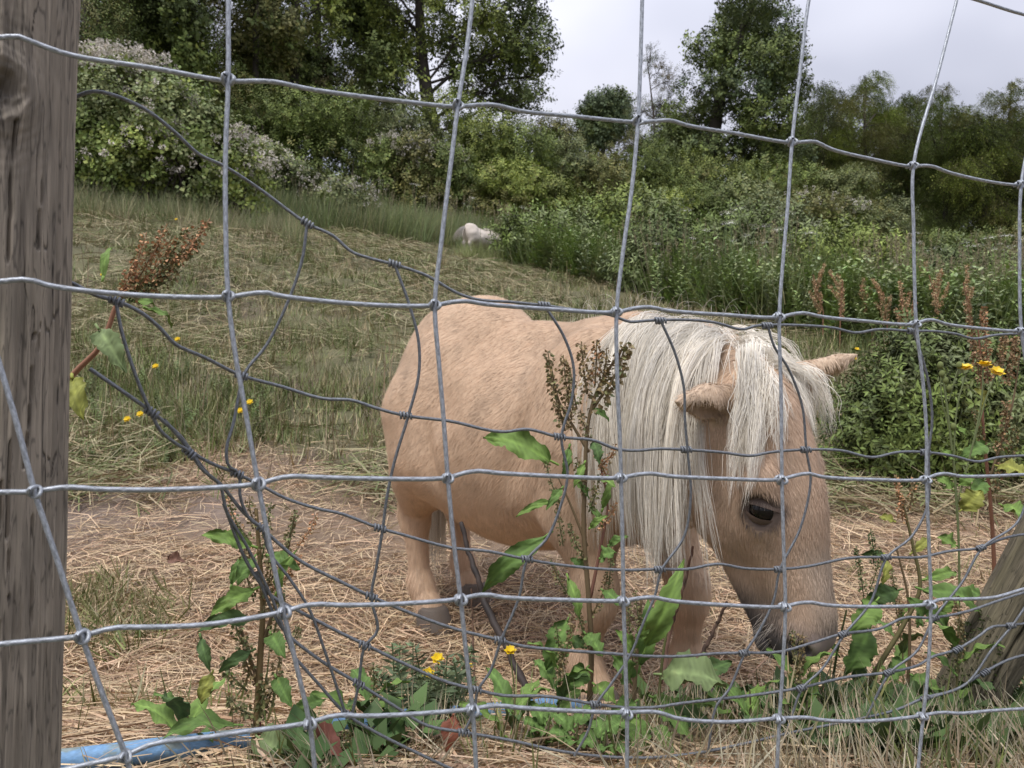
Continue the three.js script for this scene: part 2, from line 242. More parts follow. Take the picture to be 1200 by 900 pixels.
{
  // near run: ring-lock mesh, plane measured from the 15 cm spacing of its uprights
  const P0 = V(-0.18, 0.5, -0.5), N = V(0.392, 0, 0.92).normalize();
  const on = ([px, py], off = 0) => planeHit(px, py, P0, N).addScaledVector(N, off);
  const f = thing('wire_fence', 'bright galvanised wire stock fence with ring knots, stretched in front of the post', 'wire fence', on([620, 905]));
  const rel = (q, off) => on(q, off).sub(f.position);
  const lines = [
    [[-60, -330], [267, -215], [535, -150], [745, -105], [925, -60], [1070, -22], [1145, 0], [1200, 17], [1290, 34]],
    [[-90, 52], [-30, 46], [0, 44], [22, 43], [45, 52], [85, 65], [180, 80], [267, 95], [300, 95], [322, 96], [360, 104], [400, 110], [465, 118], [535, 125], [560, 123], [580, 123], [610, 130], [680, 137], [745, 143], [768, 142], [785, 141], [806, 147], [860, 156], [925, 167], [945, 166], [955, 166], [975, 175], [1020, 186], [1067, 195], [1082, 194], [1093, 195], [1112, 202], [1160, 213], [1193, 217], [1215, 217], [1300, 236]],
    [[-90, 338], [0, 330], [18, 328], [35, 328], [55, 334], [85, 339], [180, 347], [267, 348], [295, 344], [312, 343], [330, 347], [430, 357], [508, 358], [530, 354], [548, 353], [566, 356], [640, 362], [720, 366], [745, 361], [762, 360], [782, 364], [850, 369], [910, 372], [930, 368], [943, 367], [962, 371], [1010, 376], [1070, 380], [1082, 376], [1093, 375], [1110, 380], [1150, 385], [1193, 388], [1215, 386], [1300, 396]],
    [[-90, 584], [0, 577], [42, 576], [65, 572], [88, 571], [110, 573], [180, 574], [240, 572], [302, 567], [328, 560], [345, 558], [365, 559], [440, 561], [523, 560], [545, 554], [562, 552], [580, 554], [650, 558], [725, 560], [748, 556], [764, 555], [785, 558], [850, 561], [913, 562], [933, 557], [947, 555], [965, 559], [1020, 562], [1082, 562], [1095, 557], [1107, 555], [1125, 558], [1160, 558], [1205, 556], [1300, 556]],
    [[-90, 768], [0, 755], [97, 745], [122, 738], [142, 735], [162, 735], [240, 732], [332, 717], [355, 710], [375, 708], [395, 709], [460, 708], [538, 702], [556, 698], [572, 697], [590, 700], [660, 703], [728, 704], [750, 701], [766, 700], [786, 704], [850, 709], [917, 711], [935, 707], [950, 706], [968, 709], [1020, 711], [1087, 708], [1100, 703], [1112, 702], [1130, 702], [1165, 700], [1210, 688], [1300, 680]],
    [[-60, 945], [60, 906], [147, 885], [175, 873], [200, 868], [225, 866], [290, 857], [362, 847], [385, 840], [402, 838], [425, 839], [480, 837], [552, 831], [570, 828], [587, 827], [605, 829], [670, 833], [732, 835], [755, 834], [772, 835], [795, 842], [850, 846], [910, 842], [930, 841], [947, 841], [965, 844], [1020, 845], [1078, 839], [1094, 836], [1107, 835], [1125, 836], [1160, 833], [1210, 830], [1300, 826]],
    [[-60, 1060], [147, 1005], [362, 967], [552, 950], [732, 950], [910, 948], [1078, 944], [1220, 938], [1300, 936]],
  ];
  const stays = [
    [[-70, 230], [-30, 335], [0, 425], [22, 500], [42, 576], [68, 655], [97, 745], [122, 815], [148, 885], [165, 950], [172, 1010]],
    [[266, -220], [267, 0], [267, 95], [264, 180], [264, 260], [267, 348], [276, 420], [285, 470], [302, 567], [317, 645], [332, 717], [347, 780], [362, 847], [368, 900], [372, 970]],
    [[565, -155], [552, 0], [545, 60], [535, 125], [527, 190], [516, 280], [508, 358], [513, 430], [518, 490], [523, 560], [530, 635], [538, 702], [545, 770], [552, 831], [556, 900], [558, 955]],
    [[753, -110], [750, 0], [748, 70], [745, 143], [738, 220], [727, 300], [720, 366], [721, 450], [724, 520], [725, 560], [727, 640], [728, 704], [730, 770], [732, 835], [732, 900], [732, 955]],
    [[960, -65], [945, 0], [935, 80], [925, 167], [920, 240], [914, 310], [910, 372], [912, 460], [913, 562], [915, 640], [917, 711], [914, 780], [910, 842], [907, 900], [904, 950]],
    [[1124, -25], [1118, 0], [1095, 90], [1067, 195], [1067, 270], [1068, 330], [1070, 380], [1078, 450], [1082, 510], [1082, 562], [1085, 640], [1087, 708], [1084, 780], [1078, 839], [1072, 900], [1068, 946]],
    [[1228, 24], [1208, 140], [1193, 217], [1191, 300], [1193, 388], [1204, 460], [1212, 556], [1216, 688], [1216, 830], [1214, 940]],
  ];
  lines.forEach(l => wire('line_wire', l.map(q => rel(q, 0)), 0.00165, zinc, f));
  stays.forEach(l => wire('stay_wire', l.map(q => rel(q, 0.0034)), 0.0016, zinc, f));
  const ring = (() => {                                            // one ring knot: a small wire wrapped across the joint, seen as a tilted loop
    const pts = []; for (let k = 0; k <= 40; k++) { const t = k / 40, a = t * Math.PI * 2 * 1.35 + 0.5, s = 0.0048; pts.push(V(Math.cos(a) * s * 0.95 + (t - 0.5) * 0.0014, Math.sin(a) * s * 1.05, 0.0040 + 0.0026 * Math.cos(a * 2 + 0.8) + (t - 0.5) * 0.002)); }
    const g1 = new THREE.TubeGeometry(new THREE.CatmullRomCurve3(pts), 44, 0.0019, 7, false);
    const p2 = []; for (let k = 0; k <= 16; k++) { const t = k / 16, a = -0.6 + t * 4.2; p2.push(V(Math.cos(a) * 0.0036, Math.sin(a) * 0.0036 , -0.0020 + 0.0008 * Math.sin(a))); }
    return mergeGeometries([g1, new THREE.TubeGeometry(new THREE.CatmullRomCurve3(p2), 18, 0.0019, 7, false)]);
  })();
  const R = rng(5), turn = Math.atan2(N.x, N.z);
  const knots = [[267, 95], [535, 125], [745, 143], [925, 167], [1067, 195], [1193, 217], [267, 348], [508, 358], [720, 366], [910, 372], [1070, 380], [1193, 388], [42, 576], [302, 567], [523, 560], [725, 560], [913, 562], [1082, 562], [97, 745], [332, 717], [538, 702], [728, 704], [917, 711], [1087, 708], [147, 885], [362, 847], [552, 831], [732, 835], [910, 842], [1078, 839]];
  for (const k of knots) { const m = part('knot', ring, zinc, f); m.position.copy(rel(k)); m.rotation.set(0, turn, (R() - 0.5) * 0.7, 'YXZ'); const s = 0.62 + R() * 0.10; m.scale.set(s, s, 0.85); }
}
{
  // far run: old sagging hinge-joint mesh
  const P0 = V(-0.248, 0.48, -0.722), N = V(0.249, -0.10, 0.968).normalize();
  const on = ([px, py], off = 0) => { const p = planeHit(px, py, P0, N); const w = smooth(330, 90, px); if (w > 0) { const q = at(px, py, 0.60); p.lerp(q, w); } return p.addScaledVector(N, off); };
  const f = thing('old_wire_fence', 'dull sagging wire fence, slack and bent, hanging behind the brighter one', 'wire fence', on([760, 900]));
  const rel = (q, off) => on(q, off).sub(f.position);
  const lines = [
    [[60, 128], [92, 112], [110, 107], [135, 112], [170, 128], [205, 155], [232, 180], [265, 196], [305, 222], [360, 262], [390, 276], [412, 295], [435, 303], [462, 310], [500, 323], [535, 343], [560, 351], [600, 354], [637, 358], [680, 364], [715, 369], [738, 377], [755, 376], [773, 375], [810, 375], [838, 378], [870, 386], [885, 382], [898, 381], [930, 381], [975, 384], [1003, 390], [1030, 386], [1068, 388], [1090, 388], [1118, 391], [1142, 397], [1165, 393], [1200, 391], [1300, 396]],
    [[55, 320], [85, 332], [110, 345], [137, 353], [165, 366], [188, 385], [205, 403], [240, 419], [283, 440], [330, 453], [378, 467], [412, 469], [440, 478], [475, 487], [530, 494], [572, 504], [592, 506], [618, 503], [655, 512], [695, 516], [722, 526], [745, 528], [772, 526], [803, 527], [845, 530], [880, 534], [903, 530], [943, 527], [985, 528], [1022, 536], [1052, 530], [1083, 530], [1115, 534], [1145, 541], [1170, 536], [1200, 534], [1300, 530]],
    [[105, 432], [140, 456], [178, 483], [210, 510], [226, 530], [250, 544], [275, 554], [304, 568], [335, 584], [372, 596], [400, 602], [445, 619], [470, 626], [530, 642], [572, 646], [615, 655], [650, 661], [695, 666], [735, 668], [772, 667], [805, 667], [842, 661], [872, 666], [912, 667], [945, 664], [995, 654], [1037, 653], [1078, 653], [1112, 646], [1148, 642], [1170, 633], [1188, 628], [1215, 624], [1300, 600]],
    [[192, 492], [210, 512], [224, 530], [244, 556], [259, 568], [285, 600], [308, 620], [350, 656], [400, 682], [435, 699], [480, 718], [530, 736], [585, 750], [612, 757], [660, 762], [718, 766], [760, 769], [800, 769], [838, 766], [871, 765], [912, 764], [950, 754], [987, 743], [1030, 737], [1060, 724], [1093, 724], [1135, 716], [1170, 704], [1215, 690], [1300, 668]],
    [[262, 590], [290, 660], [318, 698], [350, 716], [400, 742], [427, 755], [470, 776], [520, 798], [557, 808], [590, 815], [640, 816], [697, 825], [730, 829], [765, 829], [800, 824], [835, 820], [880, 815], [938, 806], [990, 794], [1040, 788], [1075, 780], [1092, 770], [1121, 761], [1145, 747], [1162, 735], [1183, 733], [1215, 728], [1300, 706]],
    [[300, 670], [330, 735], [370, 770], [420, 801], [460, 826], [500, 850], [543, 858], [600, 868], [650, 879], [700, 886], [760, 888], [820, 882], [870, 872], [930, 858], [985, 847], [1050, 832], [1083, 818], [1120, 808], [1153, 788], [1185, 772], [1230, 762], [1300, 745]],
    [[345, 770], [372, 800], [405, 836], [440, 858], [505, 890], [560, 915]],
  ];
  const stays = [
    [[137, 353], [144, 390], [163, 448], [178, 483], [188, 503], [208, 520], [222, 528], [236, 548], [258, 568], [266, 598], [290, 640], [318, 698], [345, 770]],
    [[360, 262], [354, 305], [337, 355], [312, 405], [290, 432], [284, 446], [274, 495], [266, 525], [268, 545], [280, 554], [282, 582], [292, 606], [308, 620], [315, 645], [338, 675], [362, 712], [380, 760], [405, 836]],
    [[462, 310], [480, 360], [490, 400], [490, 440], [478, 487], [462, 540], [453, 582], [448, 620], [441, 662], [435, 699], [442, 738], [427, 757], [420, 801], [412, 838]],
    [[637, 358], [660, 395], [671, 430], [669, 468], [657, 512], [664, 556], [656, 592], [640, 630], [617, 655], [607, 700], [586, 750], [574, 785], [559, 808], [555, 832], [542, 858]],
    [[773, 376], [790, 415], [800, 455], [801, 490], [804, 527], [808, 580], [800, 628], [774, 667], [766, 697], [752, 730], [738, 765], [715, 800], [697, 825], [688, 855], [672, 884]],
    [[898, 382], [905, 405], [922, 432], [938, 475], [943, 527], [948, 562], [936, 618], [912, 667], [905, 702], [888, 738], [871, 765], [853, 806], [838, 826], [828, 880]],
    [[1068, 388], [1084, 440], [1090, 490], [1086, 530], [1085, 590], [1066, 628], [1037, 653], [1018, 705], [987, 743], [962, 782], [938, 806], [926, 838], [918, 862]],
    [[1198, 391], [1204, 450], [1206, 534], [1192, 608], [1148, 642], [1126, 680], [1092, 724], [1072, 762], [1040, 788], [1014, 838]],
    [[1300, 620], [1215, 690], [1183, 733], [1160, 760], [1130, 800], [1083, 818]],
  ];
  lines.forEach(l => wire('line_wire', l.map(q => rel(q, 0)), 0.0016, oldZinc, f));
  stays.forEach(l => wire('stay_wire', l.map(q => rel(q, 0.003)), 0.00145, oldZinc, f));
  const coil = (() => { const pts = []; for (let k = 0; k <= 48; k++) { const t = k / 48, a = t * Math.PI * 2 * 3.4; pts.push(V((t - 0.5) * 0.011, Math.cos(a) * 0.0029, Math.sin(a) * 0.0029)); } return new THREE.TubeGeometry(new THREE.CatmullRomCurve3(pts), 60, 0.00125, 6, false); })();
  const knots = [[360, 262, -32], [462, 310, -15], [637, 358, -3], [773, 376, 0], [898, 382, 2], [1068, 388, 0], [137, 353, -25], [283, 440, -20], [475, 487, -8], [655, 512, -8], [803, 527, -2], [943, 527, -2], [1083, 530, -2], [178, 483, -35], [222, 530, -45], [278, 555, -24], [445, 619, -16], [617, 655, -7], [772, 667, 0], [912, 667, 0], [1037, 653, 2], [1148, 642, 12], [308, 620, -38], [435, 699, -22], [585, 750, -12], [871, 765, 2], [987, 743, 12], [1093, 724, 4], [427, 756, -25], [557, 808, -14], [697, 825, -6], [938, 806, 10], [1040, 788, 14], [1121, 761, 22], [1183, 733, 0], [420, 801, -32], [543, 858, -10], [1083, 818, 18], [1153, 788, 24], [405, 836, -30]];
  const turn = Math.atan2(N.x, N.z);
  for (const [x, y, a] of knots) { const m = part('knot', coil, oldZinc, f); m.position.copy(rel([x, y], 0.001)); m.rotation.set(0, turn, a * Math.PI / 180, 'YXZ'); }
}
// ---------------------------------------------------------------- the palomino pony
function surfaceNets(sdf, lists, lo, hi, cell) {                  // one closed, smooth skin of a distance field
  const nx = Math.ceil((hi.x - lo.x) / cell) + 1, ny = Math.ceil((hi.y - lo.y) / cell) + 1, nz = Math.ceil((hi.z - lo.z) / cell) + 1;
  const f = new Float32Array(nx * ny * nz), B = 8, id = (i, j, k) => (k * ny + j) * nx + i, far = B * cell * 1.25, cache = new Map();
  for (let k = 0; k < nz; k += B) for (let j = 0; j < ny; j += B) for (let i = 0; i < nx; i += B) {
    const dc = sdf(lo.x + (i + B / 2) * cell, lo.y + (j + B / 2) * cell, lo.z + (k + B / 2) * cell), near = Math.abs(dc) < far, some = near ? lists(lo.x + (i + B / 2) * cell, lo.y + (j + B / 2) * cell, lo.z + (k + B / 2) * cell, B * cell) : null;
    if (near) cache.set(`${i / B},${j / B},${k / B}`, some);
    for (let c = k; c < Math.min(nz, k + B); c++) for (let b = j; b < Math.min(ny, j + B); b++) for (let a = i; a < Math.min(nx, i + B); a++) f[id(a, b, c)] = near ? sdf(lo.x + a * cell, lo.y + b * cell, lo.z + c * cell, some) : dc;
  }
  const vid = new Int32Array(nx * ny * nz).fill(-1), pos = [], idx = [];
  const E = [[0, 1], [0, 2], [0, 4], [1, 3], [1, 5], [2, 3], [2, 6], [3, 7], [4, 5], [4, 6], [5, 7], [6, 7]];
  for (let k = 0; k < nz - 1; k++) for (let j = 0; j < ny - 1; j++) for (let i = 0; i < nx - 1; i++) {
    let m = 0; const g = []; for (let c = 0; c < 8; c++) { const v = f[id(i + (c & 1), j + ((c >> 1) & 1), k + (c >> 2))]; g.push(v); if (v < 0) m |= 1 << c; }
    if (m === 0 || m === 255) continue;
    let x = 0, y = 0, z = 0, n = 0;
    for (const [a, b] of E) { if (((m >> a) & 1) === ((m >> b) & 1)) continue; const t = g[a] / (g[a] - g[b]); x += lerp(a & 1, b & 1, t); y += lerp((a >> 1) & 1, (b >> 1) & 1, t); z += lerp(a >> 2, b >> 2, t); n++; }
    vid[id(i, j, k)] = pos.length / 3; pos.push(lo.x + (i + x / n) * cell, lo.y + (j + y / n) * cell, lo.z + (k + z / n) * cell);
  }
  for (let k = 1; k < nz - 1; k++) for (let j = 1; j < ny - 1; j++) for (let i = 1; i < nx - 1; i++) {
    const s = f[id(i, j, k)] < 0;
    for (const [di, dj, dk, q] of [[1, 0, 0, [[0, 0, 0], [0, -1, 0], [0, -1, -1], [0, 0, -1]]], [0, 1, 0, [[0, 0, 0], [0, 0, -1], [-1, 0, -1], [-1, 0, 0]]], [0, 0, 1, [[0, 0, 0], [-1, 0, 0], [-1, -1, 0], [0, -1, 0]]]]) {
      if ((f[id(i + di, j + dj, k + dk)] < 0) === s) continue;
      const v = q.map(([a, b, c]) => vid[id(i + a, j + b, k + c)]); if (v.some(e => e < 0)) continue;
      s ? idx.push(v[0], v[1], v[2], v[0], v[2], v[3]) : idx.push(v[0], v[2], v[1], v[0], v[3], v[2]);
    }
  }
  const e = cell * 0.5, nor = new Float32Array(pos.length);
  for (let q = 0; q < pos.length; q += 3) {
    const x = pos[q], y = pos[q + 1], z = pos[q + 2], bi = (v, o) => Math.floor((v - o) / cell / B), L = cache.get(`${bi(x, lo.x)},${bi(y, lo.y)},${bi(z, lo.z)}`); let a = sdf(x + e, y, z, L) - sdf(x - e, y, z, L), b = sdf(x, y + e, z, L) - sdf(x, y - e, z, L), c = sdf(x, y, z + e, L) - sdf(x, y, z - e, L); const l = Math.hypot(a, b, c) || 1; nor[q] = a / l; nor[q + 1] = b / l; nor[q + 2] = c / l;
  }
  const geo = new THREE.BufferGeometry(); geo.setAttribute('position', new THREE.Float32BufferAttribute(pos, 3)); geo.setAttribute('normal', new THREE.BufferAttribute(nor, 3)); geo.setIndex(idx); return geo;
}
const PONY = V(0.0585, 0, -1.6915), PONY_TURN = -0.9273;
const loc = (w) => w.clone().sub(PONY).applyAxisAngle(UPV, -PONY_TURN);
const locDir = (w) => w.clone().applyAxisAngle(UPV, -PONY_TURN);
const lp = (px, py, d) => loc(at(px, py, d));
// the head's own frame: u down the face, v out of the forehead, w to the pony's right
const HP = lp(888, 452, 1.075), HA = locDir(V(0.165, -0.985, 0.03).normalize()), HR = (() => { const r = locDir(V(-0.70, -0.14, 0.70)); return r.addScaledVector(HA, -r.dot(HA)).normalize(); })(), HN = HR.clone().cross(HA).normalize();
const hd = (u, v, w) => HP.clone().addScaledVector(HA, u).addScaledVector(HN, v).addScaledVector(HR, w);
const prims = [];
const cap = (a, b, ra, rb, k = 0.03) => prims.push({ t: 0, a, ab: b.clone().sub(a), l2: b.clone().sub(a).lengthSq(), ra, rb, k });
const ell = (c, r, k = 0.04, ax = [V(1, 0, 0), V(0, 1, 0), V(0, 0, 1)], cut = 0) => prims.push({ t: 1, c, r, k, ax, cut });
const CREST = [[668, 396, 1.62], [700, 388, 1.55], [755, 378, 1.44], [810, 380, 1.33], [852, 396, 1.22], [880, 424, 1.13], [893, 445, 1.085]].map(q => lp(...q));
{
  // trunk
  ell(V(-0.262, 0.552, 0), [0.188, 0.205, 0.150], 0.04);
  ell(V(-0.310, 0.49, 0.062), [0.122, 0.17, 0.080], 0.08); ell(V(-0.310, 0.49, -0.062), [0.122, 0.17, 0.080], 0.08);
  ell(V(-0.03, 0.420, 0), [0.36, 0.222, 0.205], 0.08);
  ell(V(0.24, 0.435, 0), [0.18, 0.190, 0.150], 0.08);
  ell(V(0.36, 0.42, 0), [0.12, 0.14, 0.125], 0.06);
  cap(V(0.29, 0.600, 0), V(0.04, 0.570, 0), 0.036, 0.042, 0.08);
  cap(V(-0.33, 0.675, 0), V(-0.18, 0.668, 0), 0.075, 0.066, 0.06); cap(V(-0.18, 0.662, 0), V(0.02, 0.602, 0), 0.066, 0.050, 0.08); cap(V(0.02, 0.602, 0), V(0.24, 0.600, 0), 0.050, 0.040, 0.08);
  ell(V(0.25, 0.47, 0.11), [0.10, 0.17, 0.055], 0.05, [V(0.92, -0.38, 0), V(0.38, 0.92, 0), V(0, 0, 1)]); ell(V(0.25, 0.47, -0.11), [0.10, 0.17, 0.055], 0.05, [V(0.92, -0.38, 0), V(0.38, 0.92, 0), V(0, 0, 1)]);
  // hind legs: right one measured, left one a little behind it
  const hindLeg = (hoof, side, lean) => {
    const z = hoof.z, x = hoof.x, y = hoof.y;
    cap(V(-0.26, 0.50, side * 0.092), V(-0.205, 0.385, side * 0.118), 0.106, 0.082, 0.06);
    cap(V(-0.312, 0.47, side * 0.090), V(-0.322 + lean, 0.355, side * 0.100), 0.105, 0.070, 0.05);
    cap(V(-0.27, 0.38, side * 0.115), V(x - 0.085, y + 0.262, lerp(z, side * 0.09, 0.5)), 0.078, 0.037, 0.045);
    cap(V(x - 0.10, y + 0.275, lerp(z, side * 0.09, 0.4)), V(x - 0.08, y + 0.235, z), 0.031, 0.034, 0.02);
    cap(V(x - 0.080, y + 0.245, z), V(x - 0.055, y + 0.105, z), 0.031, 0.023, 0.02);
    cap(V(x - 0.056, y + 0.098, z), V(x - 0.046, y + 0.085, z), 0.028, 0.030, 0.02);
    cap(V(x - 0.050, y + 0.090, z), V(x - 0.012, y + 0.045, z), 0.026, 0.027, 0.02);
    cap(V(x - 0.012, y + 0.046, z), V(x - 0.004, y + 0.026, z), 0.030, 0.032, 0.012);
  };
  const foreLeg = (hoof, side) => {
    const { x, y, z } = hoof, kx = lerp(0.29, x, 0.6), kz = lerp(side * 0.10, z, 0.7);
    cap(V(0.27, 0.42, side * 0.10), V(0.25, 0.30, side * 0.105), 0.088, 0.062, 0.05);
    cap(V(0.25, 0.31, side * 0.105), V(kx, y + 0.225, kz), 0.058, 0.036, 0.035);
    cap(V(kx, y + 0.225, kz), V(kx + 0.004, y + 0.195, kz), 0.037, 0.034, 0.02);
    cap(V(kx + 0.002, y + 0.20, kz), V(x - 0.028, y + 0.10, z), 0.031, 0.0225, 0.02);
    cap(V(x - 0.030, y + 0.095, z), V(x - 0.026, y + 0.082, z), 0.028, 0.029, 0.02);
    cap(V(x - 0.028, y + 0.088, z), V(x + 0.0, y + 0.045, z), 0.026, 0.028, 0.02);
    cap(V(x - 0.004, y + 0.046, z), V(x + 0.002, y + 0.026, z), 0.031, 0.033, 0.012);
  };
  const foot = (px, d) => { const p = groundAt(px, d); return loc(p); };
  var HOOVES = [[foot(507, 1.87), 1], [foot(556, 2.0), -1], [foot(696, 1.40), 1], [foot(815, 1.47), -1]];
  hindLeg(HOOVES[0][0], 1, 0.0); hindLeg(HOOVES[1][0], -1, 0.02); foreLeg(HOOVES[2][0], 1); foreLeg(HOOVES[3][0], -1);
  // hip, flank hollow and the fold before the thigh
  for (const s of [1, -1]) {
    ell(V(-0.20, 0.615, s * 0.105), [0.05, 0.035, 0.035], 0.05);
    ell(V(-0.105, 0.535, s * 0.215), [0.055, 0.075, 0.035], 0.05, [V(0.9, 0.43, 0), V(-0.43, 0.9, 0), V(0, 0, 1)], 1);
    ell(V(-0.135, 0.40, s * 0.225), [0.020, 0.10, 0.040], 0.035, [V(0.97, 0.24, 0), V(-0.24, 0.97, 0), V(0, 0, 1)], 1);
    ell(V(0.155, 0.42, s * 0.21), [0.018, 0.11, 0.040], 0.04, [V(0.95, -0.31, 0), V(0.31, 0.95, 0), V(0, 0, 1)], 1);
  }
  // neck
  const n0 = V(0.27, 0.49, 0), n1 = CREST[3].clone().add(V(0, -0.15, 0)), n2 = CREST[5].clone().add(V(0, -0.115, 0)).addScaledVector(HN, -0.03);
  cap(n0, n1, 0.15, 0.105, 0.07); cap(n1, n2, 0.105, 0.072, 0.05);
  for (let k = 0; k + 1 < CREST.length; k++) cap(CREST[k].clone().add(V(0, -0.045, 0)), CREST[k + 1].clone().add(V(0, -0.045, 0)), 0.034, 0.034, 0.06);
  cap(CREST[5].clone().add(V(0, -0.07, 0)), hd(0.06, -0.06, 0), 0.062, 0.056, 0.04);
  // head
  const H = [HA, HN, HR];
  ell(hd(0.055, -0.02, 0), [0.075, 0.060, 0.066], 0.03, H);
  cap(hd(0.07, -0.02, 0), hd(0.17, -0.012, 0), 0.064, 0.060, 0.03);
  cap(hd(0.15, -0.010, 0), hd(0.29, -0.004, 0), 0.060, 0.0365, 0.03);
  cap(hd(0.10, 0.022, 0), hd(0.31, 0.016, 0), 0.032, 0.026, 0.03);
  for (const s of [1, -1]) {
    ell(hd(0.135, -0.062, s * 0.036), [0.072, 0.062, 0.030], 0.03, H);
    cap(hd(0.120, 0.014, s * 0.063), hd(0.168, 0.006, s * 0.057), 0.025, 0.021, 0.02);
    cap(hd(0.19, 0.0, s * 0.044), hd(0.27, -0.006, s * 0.026), 0.016, 0.014, 0.03);
    ell(hd(0.338, 0.006, s * 0.024), [0.024, 0.022, 0.023], 0.014, H);
  }
  cap(hd(0.17, -0.075, 0), hd(0.335, -0.042, 0), 0.046, 0.025, 0.03);
  ell(hd(0.325, -0.008, 0), [0.044, 0.041, 0.046], 0.025, H);
  ell(hd(0.356, -0.020, 0), [0.018, 0.024, 0.034], 0.014, H);
  cap(hd(0.345, -0.046, 0.010), hd(0.345, -0.046, -0.010), 0.021, 0.021, 0.014);
  // ears: hollow cones that open outwards
  var EAR_FROM = prims.length;
  const ear = (s, tip, open) => { const b = hd(0.015, -0.022, s * 0.046), m = b.clone().lerp(tip, 0.45); cap(b, m, 0.023, 0.0225, 0.016); cap(m, b.clone().lerp(tip, 0.8), 0.0225, 0.0125, 0.008); cap(b.clone().lerp(tip, 0.8), tip, 0.0125, 0.0035, 0.005); return { b, m, tip, open }; };
  var EARS = [ear(1, lp(793, 471, 0.99), locDir(V(-0.25, -0.62, 0.75)).normalize()), ear(-1, lp(1003, 416, 1.10), locDir(V(0.45, -0.75, 0.5)).normalize())];
  for (const e of EARS) { const ax = e.tip.clone().sub(e.b).normalize(), op = e.open.clone().addScaledVector(ax, -e.open.dot(ax)).normalize(); ell(e.b.clone().lerp(e.tip, 0.56).addScaledVector(op, 0.0175), [0.038, 0.0165, 0.0125], 0.005, [ax, op, ax.clone().cross(op)], 1); }
  var EAR_TO = prims.length;
  // eye sockets, nostrils and the line of the mouth
  for (const s of [1, -1]) {
    ell(hd(0.160, 0.010, s * 0.083), [0.022, 0.016, 0.017], 0.010, H, 1);
    ell(hd(0.342, 0.012, s * 0.042), [0.015, 0.0085, 0.013], 0.006, [HA.clone().addScaledVector(HN, 0.8).normalize(), HN.clone().addScaledVector(HA, -0.8).normalize(), HR], 1);
    ell(hd(0.345, -0.034, s * 0.036), [0.030, 0.0028, 0.016], 0.005, [HA.clone().addScaledVector(HN, 0.25).normalize(), HN.clone().addScaledVector(HA, -0.25).normalize(), HR], 1);
  }
}
function nearPrims(x, y, z, reach) {                       // the parts of the field that matter within reach of a point
  const es = prims.map(p => primDist(p, x, y, z)), dc = ponySdf(x, y, z);
  return prims.filter((p, q) => p.cut ? es[q] < reach + 0.03 : es[q] < dc + 2.2 * reach + p.k + 0.02);
}
function primDist(p, x, y, z) {
  if (p.t === 0) { const ax = x - p.a.x, ay = y - p.a.y, az = z - p.a.z, h = clamp((ax * p.ab.x + ay * p.ab.y + az * p.ab.z) / p.l2); return Math.hypot(ax - p.ab.x * h, ay - p.ab.y * h, az - p.ab.z * h) - (p.ra + (p.rb - p.ra) * h); }
  return Math.hypot(x - p.c.x, y - p.c.y, z - p.c.z) - Math.max(...p.r);
}
function ponySdf(x, y, z, list = prims) {
  let d = 1e3;
  for (let q = 0; q < list.length; q++) {
    const p = list[q], k = p.k; let e;
    if (p.t === 0) {
      const ax = x - p.a.x, ay = y - p.a.y, az = z - p.a.z; let h = (ax * p.ab.x + ay * p.ab.y + az * p.ab.z) / p.l2; h = h < 0 ? 0 : h > 1 ? 1 : h;
      const bx = ax - p.ab.x * h, by = ay - p.ab.y * h, bz = az - p.ab.z * h; e = Math.sqrt(bx * bx + by * by + bz * bz) - (p.ra + (p.rb - p.ra) * h);
    } else {
      const cx = x - p.c.x, cy = y - p.c.y, cz = z - p.c.z, A = p.ax, r = p.r;
      const u = (cx * A[0].x + cy * A[0].y + cz * A[0].z) / r[0], v = (cx * A[1].x + cy * A[1].y + cz * A[1].z) / r[1], w = (cx * A[2].x + cy * A[2].y + cz * A[2].z) / r[2];
      const k0 = Math.sqrt(u * u + v * v + w * w), k1 = Math.sqrt(u * u / (r[0] * r[0]) + v * v / (r[1] * r[1]) + w * w / (r[2] * r[2])); e = k1 > 1e-9 ? k0 * (k0 - 1) / k1 : -r[1];
      if (p.cut) { const c = -e, hh = k - Math.abs(d - c); d = Math.max(d, c) + (hh > 0 ? hh * hh / (4 * k) : 0); continue; }
    }
    if (e > d + k) continue;
    const hh = k - Math.abs(d - e); d = Math.min(d, e) - (hh > 0 ? hh * hh / (4 * k) : 0);
  }
  return d;
}
const noEars = prims.filter((p, q) => (q < EAR_FROM || q >= EAR_TO) && !p.cut);
const sdfGrad = (p, e = 0.004, L = prims) => V(ponySdf(p.x + e, p.y, p.z, L) - ponySdf(p.x - e, p.y, p.z, L), ponySdf(p.x, p.y + e, p.z, L) - ponySdf(p.x, p.y - e, p.z, L), ponySdf(p.x, p.y, p.z + e, L) - ponySdf(p.x, p.y, p.z - e, L)).normalize();
const inHead = (p) => { const q = p.clone().sub(HP); return [q.dot(HA), q.dot(HN), q.dot(HR)]; };
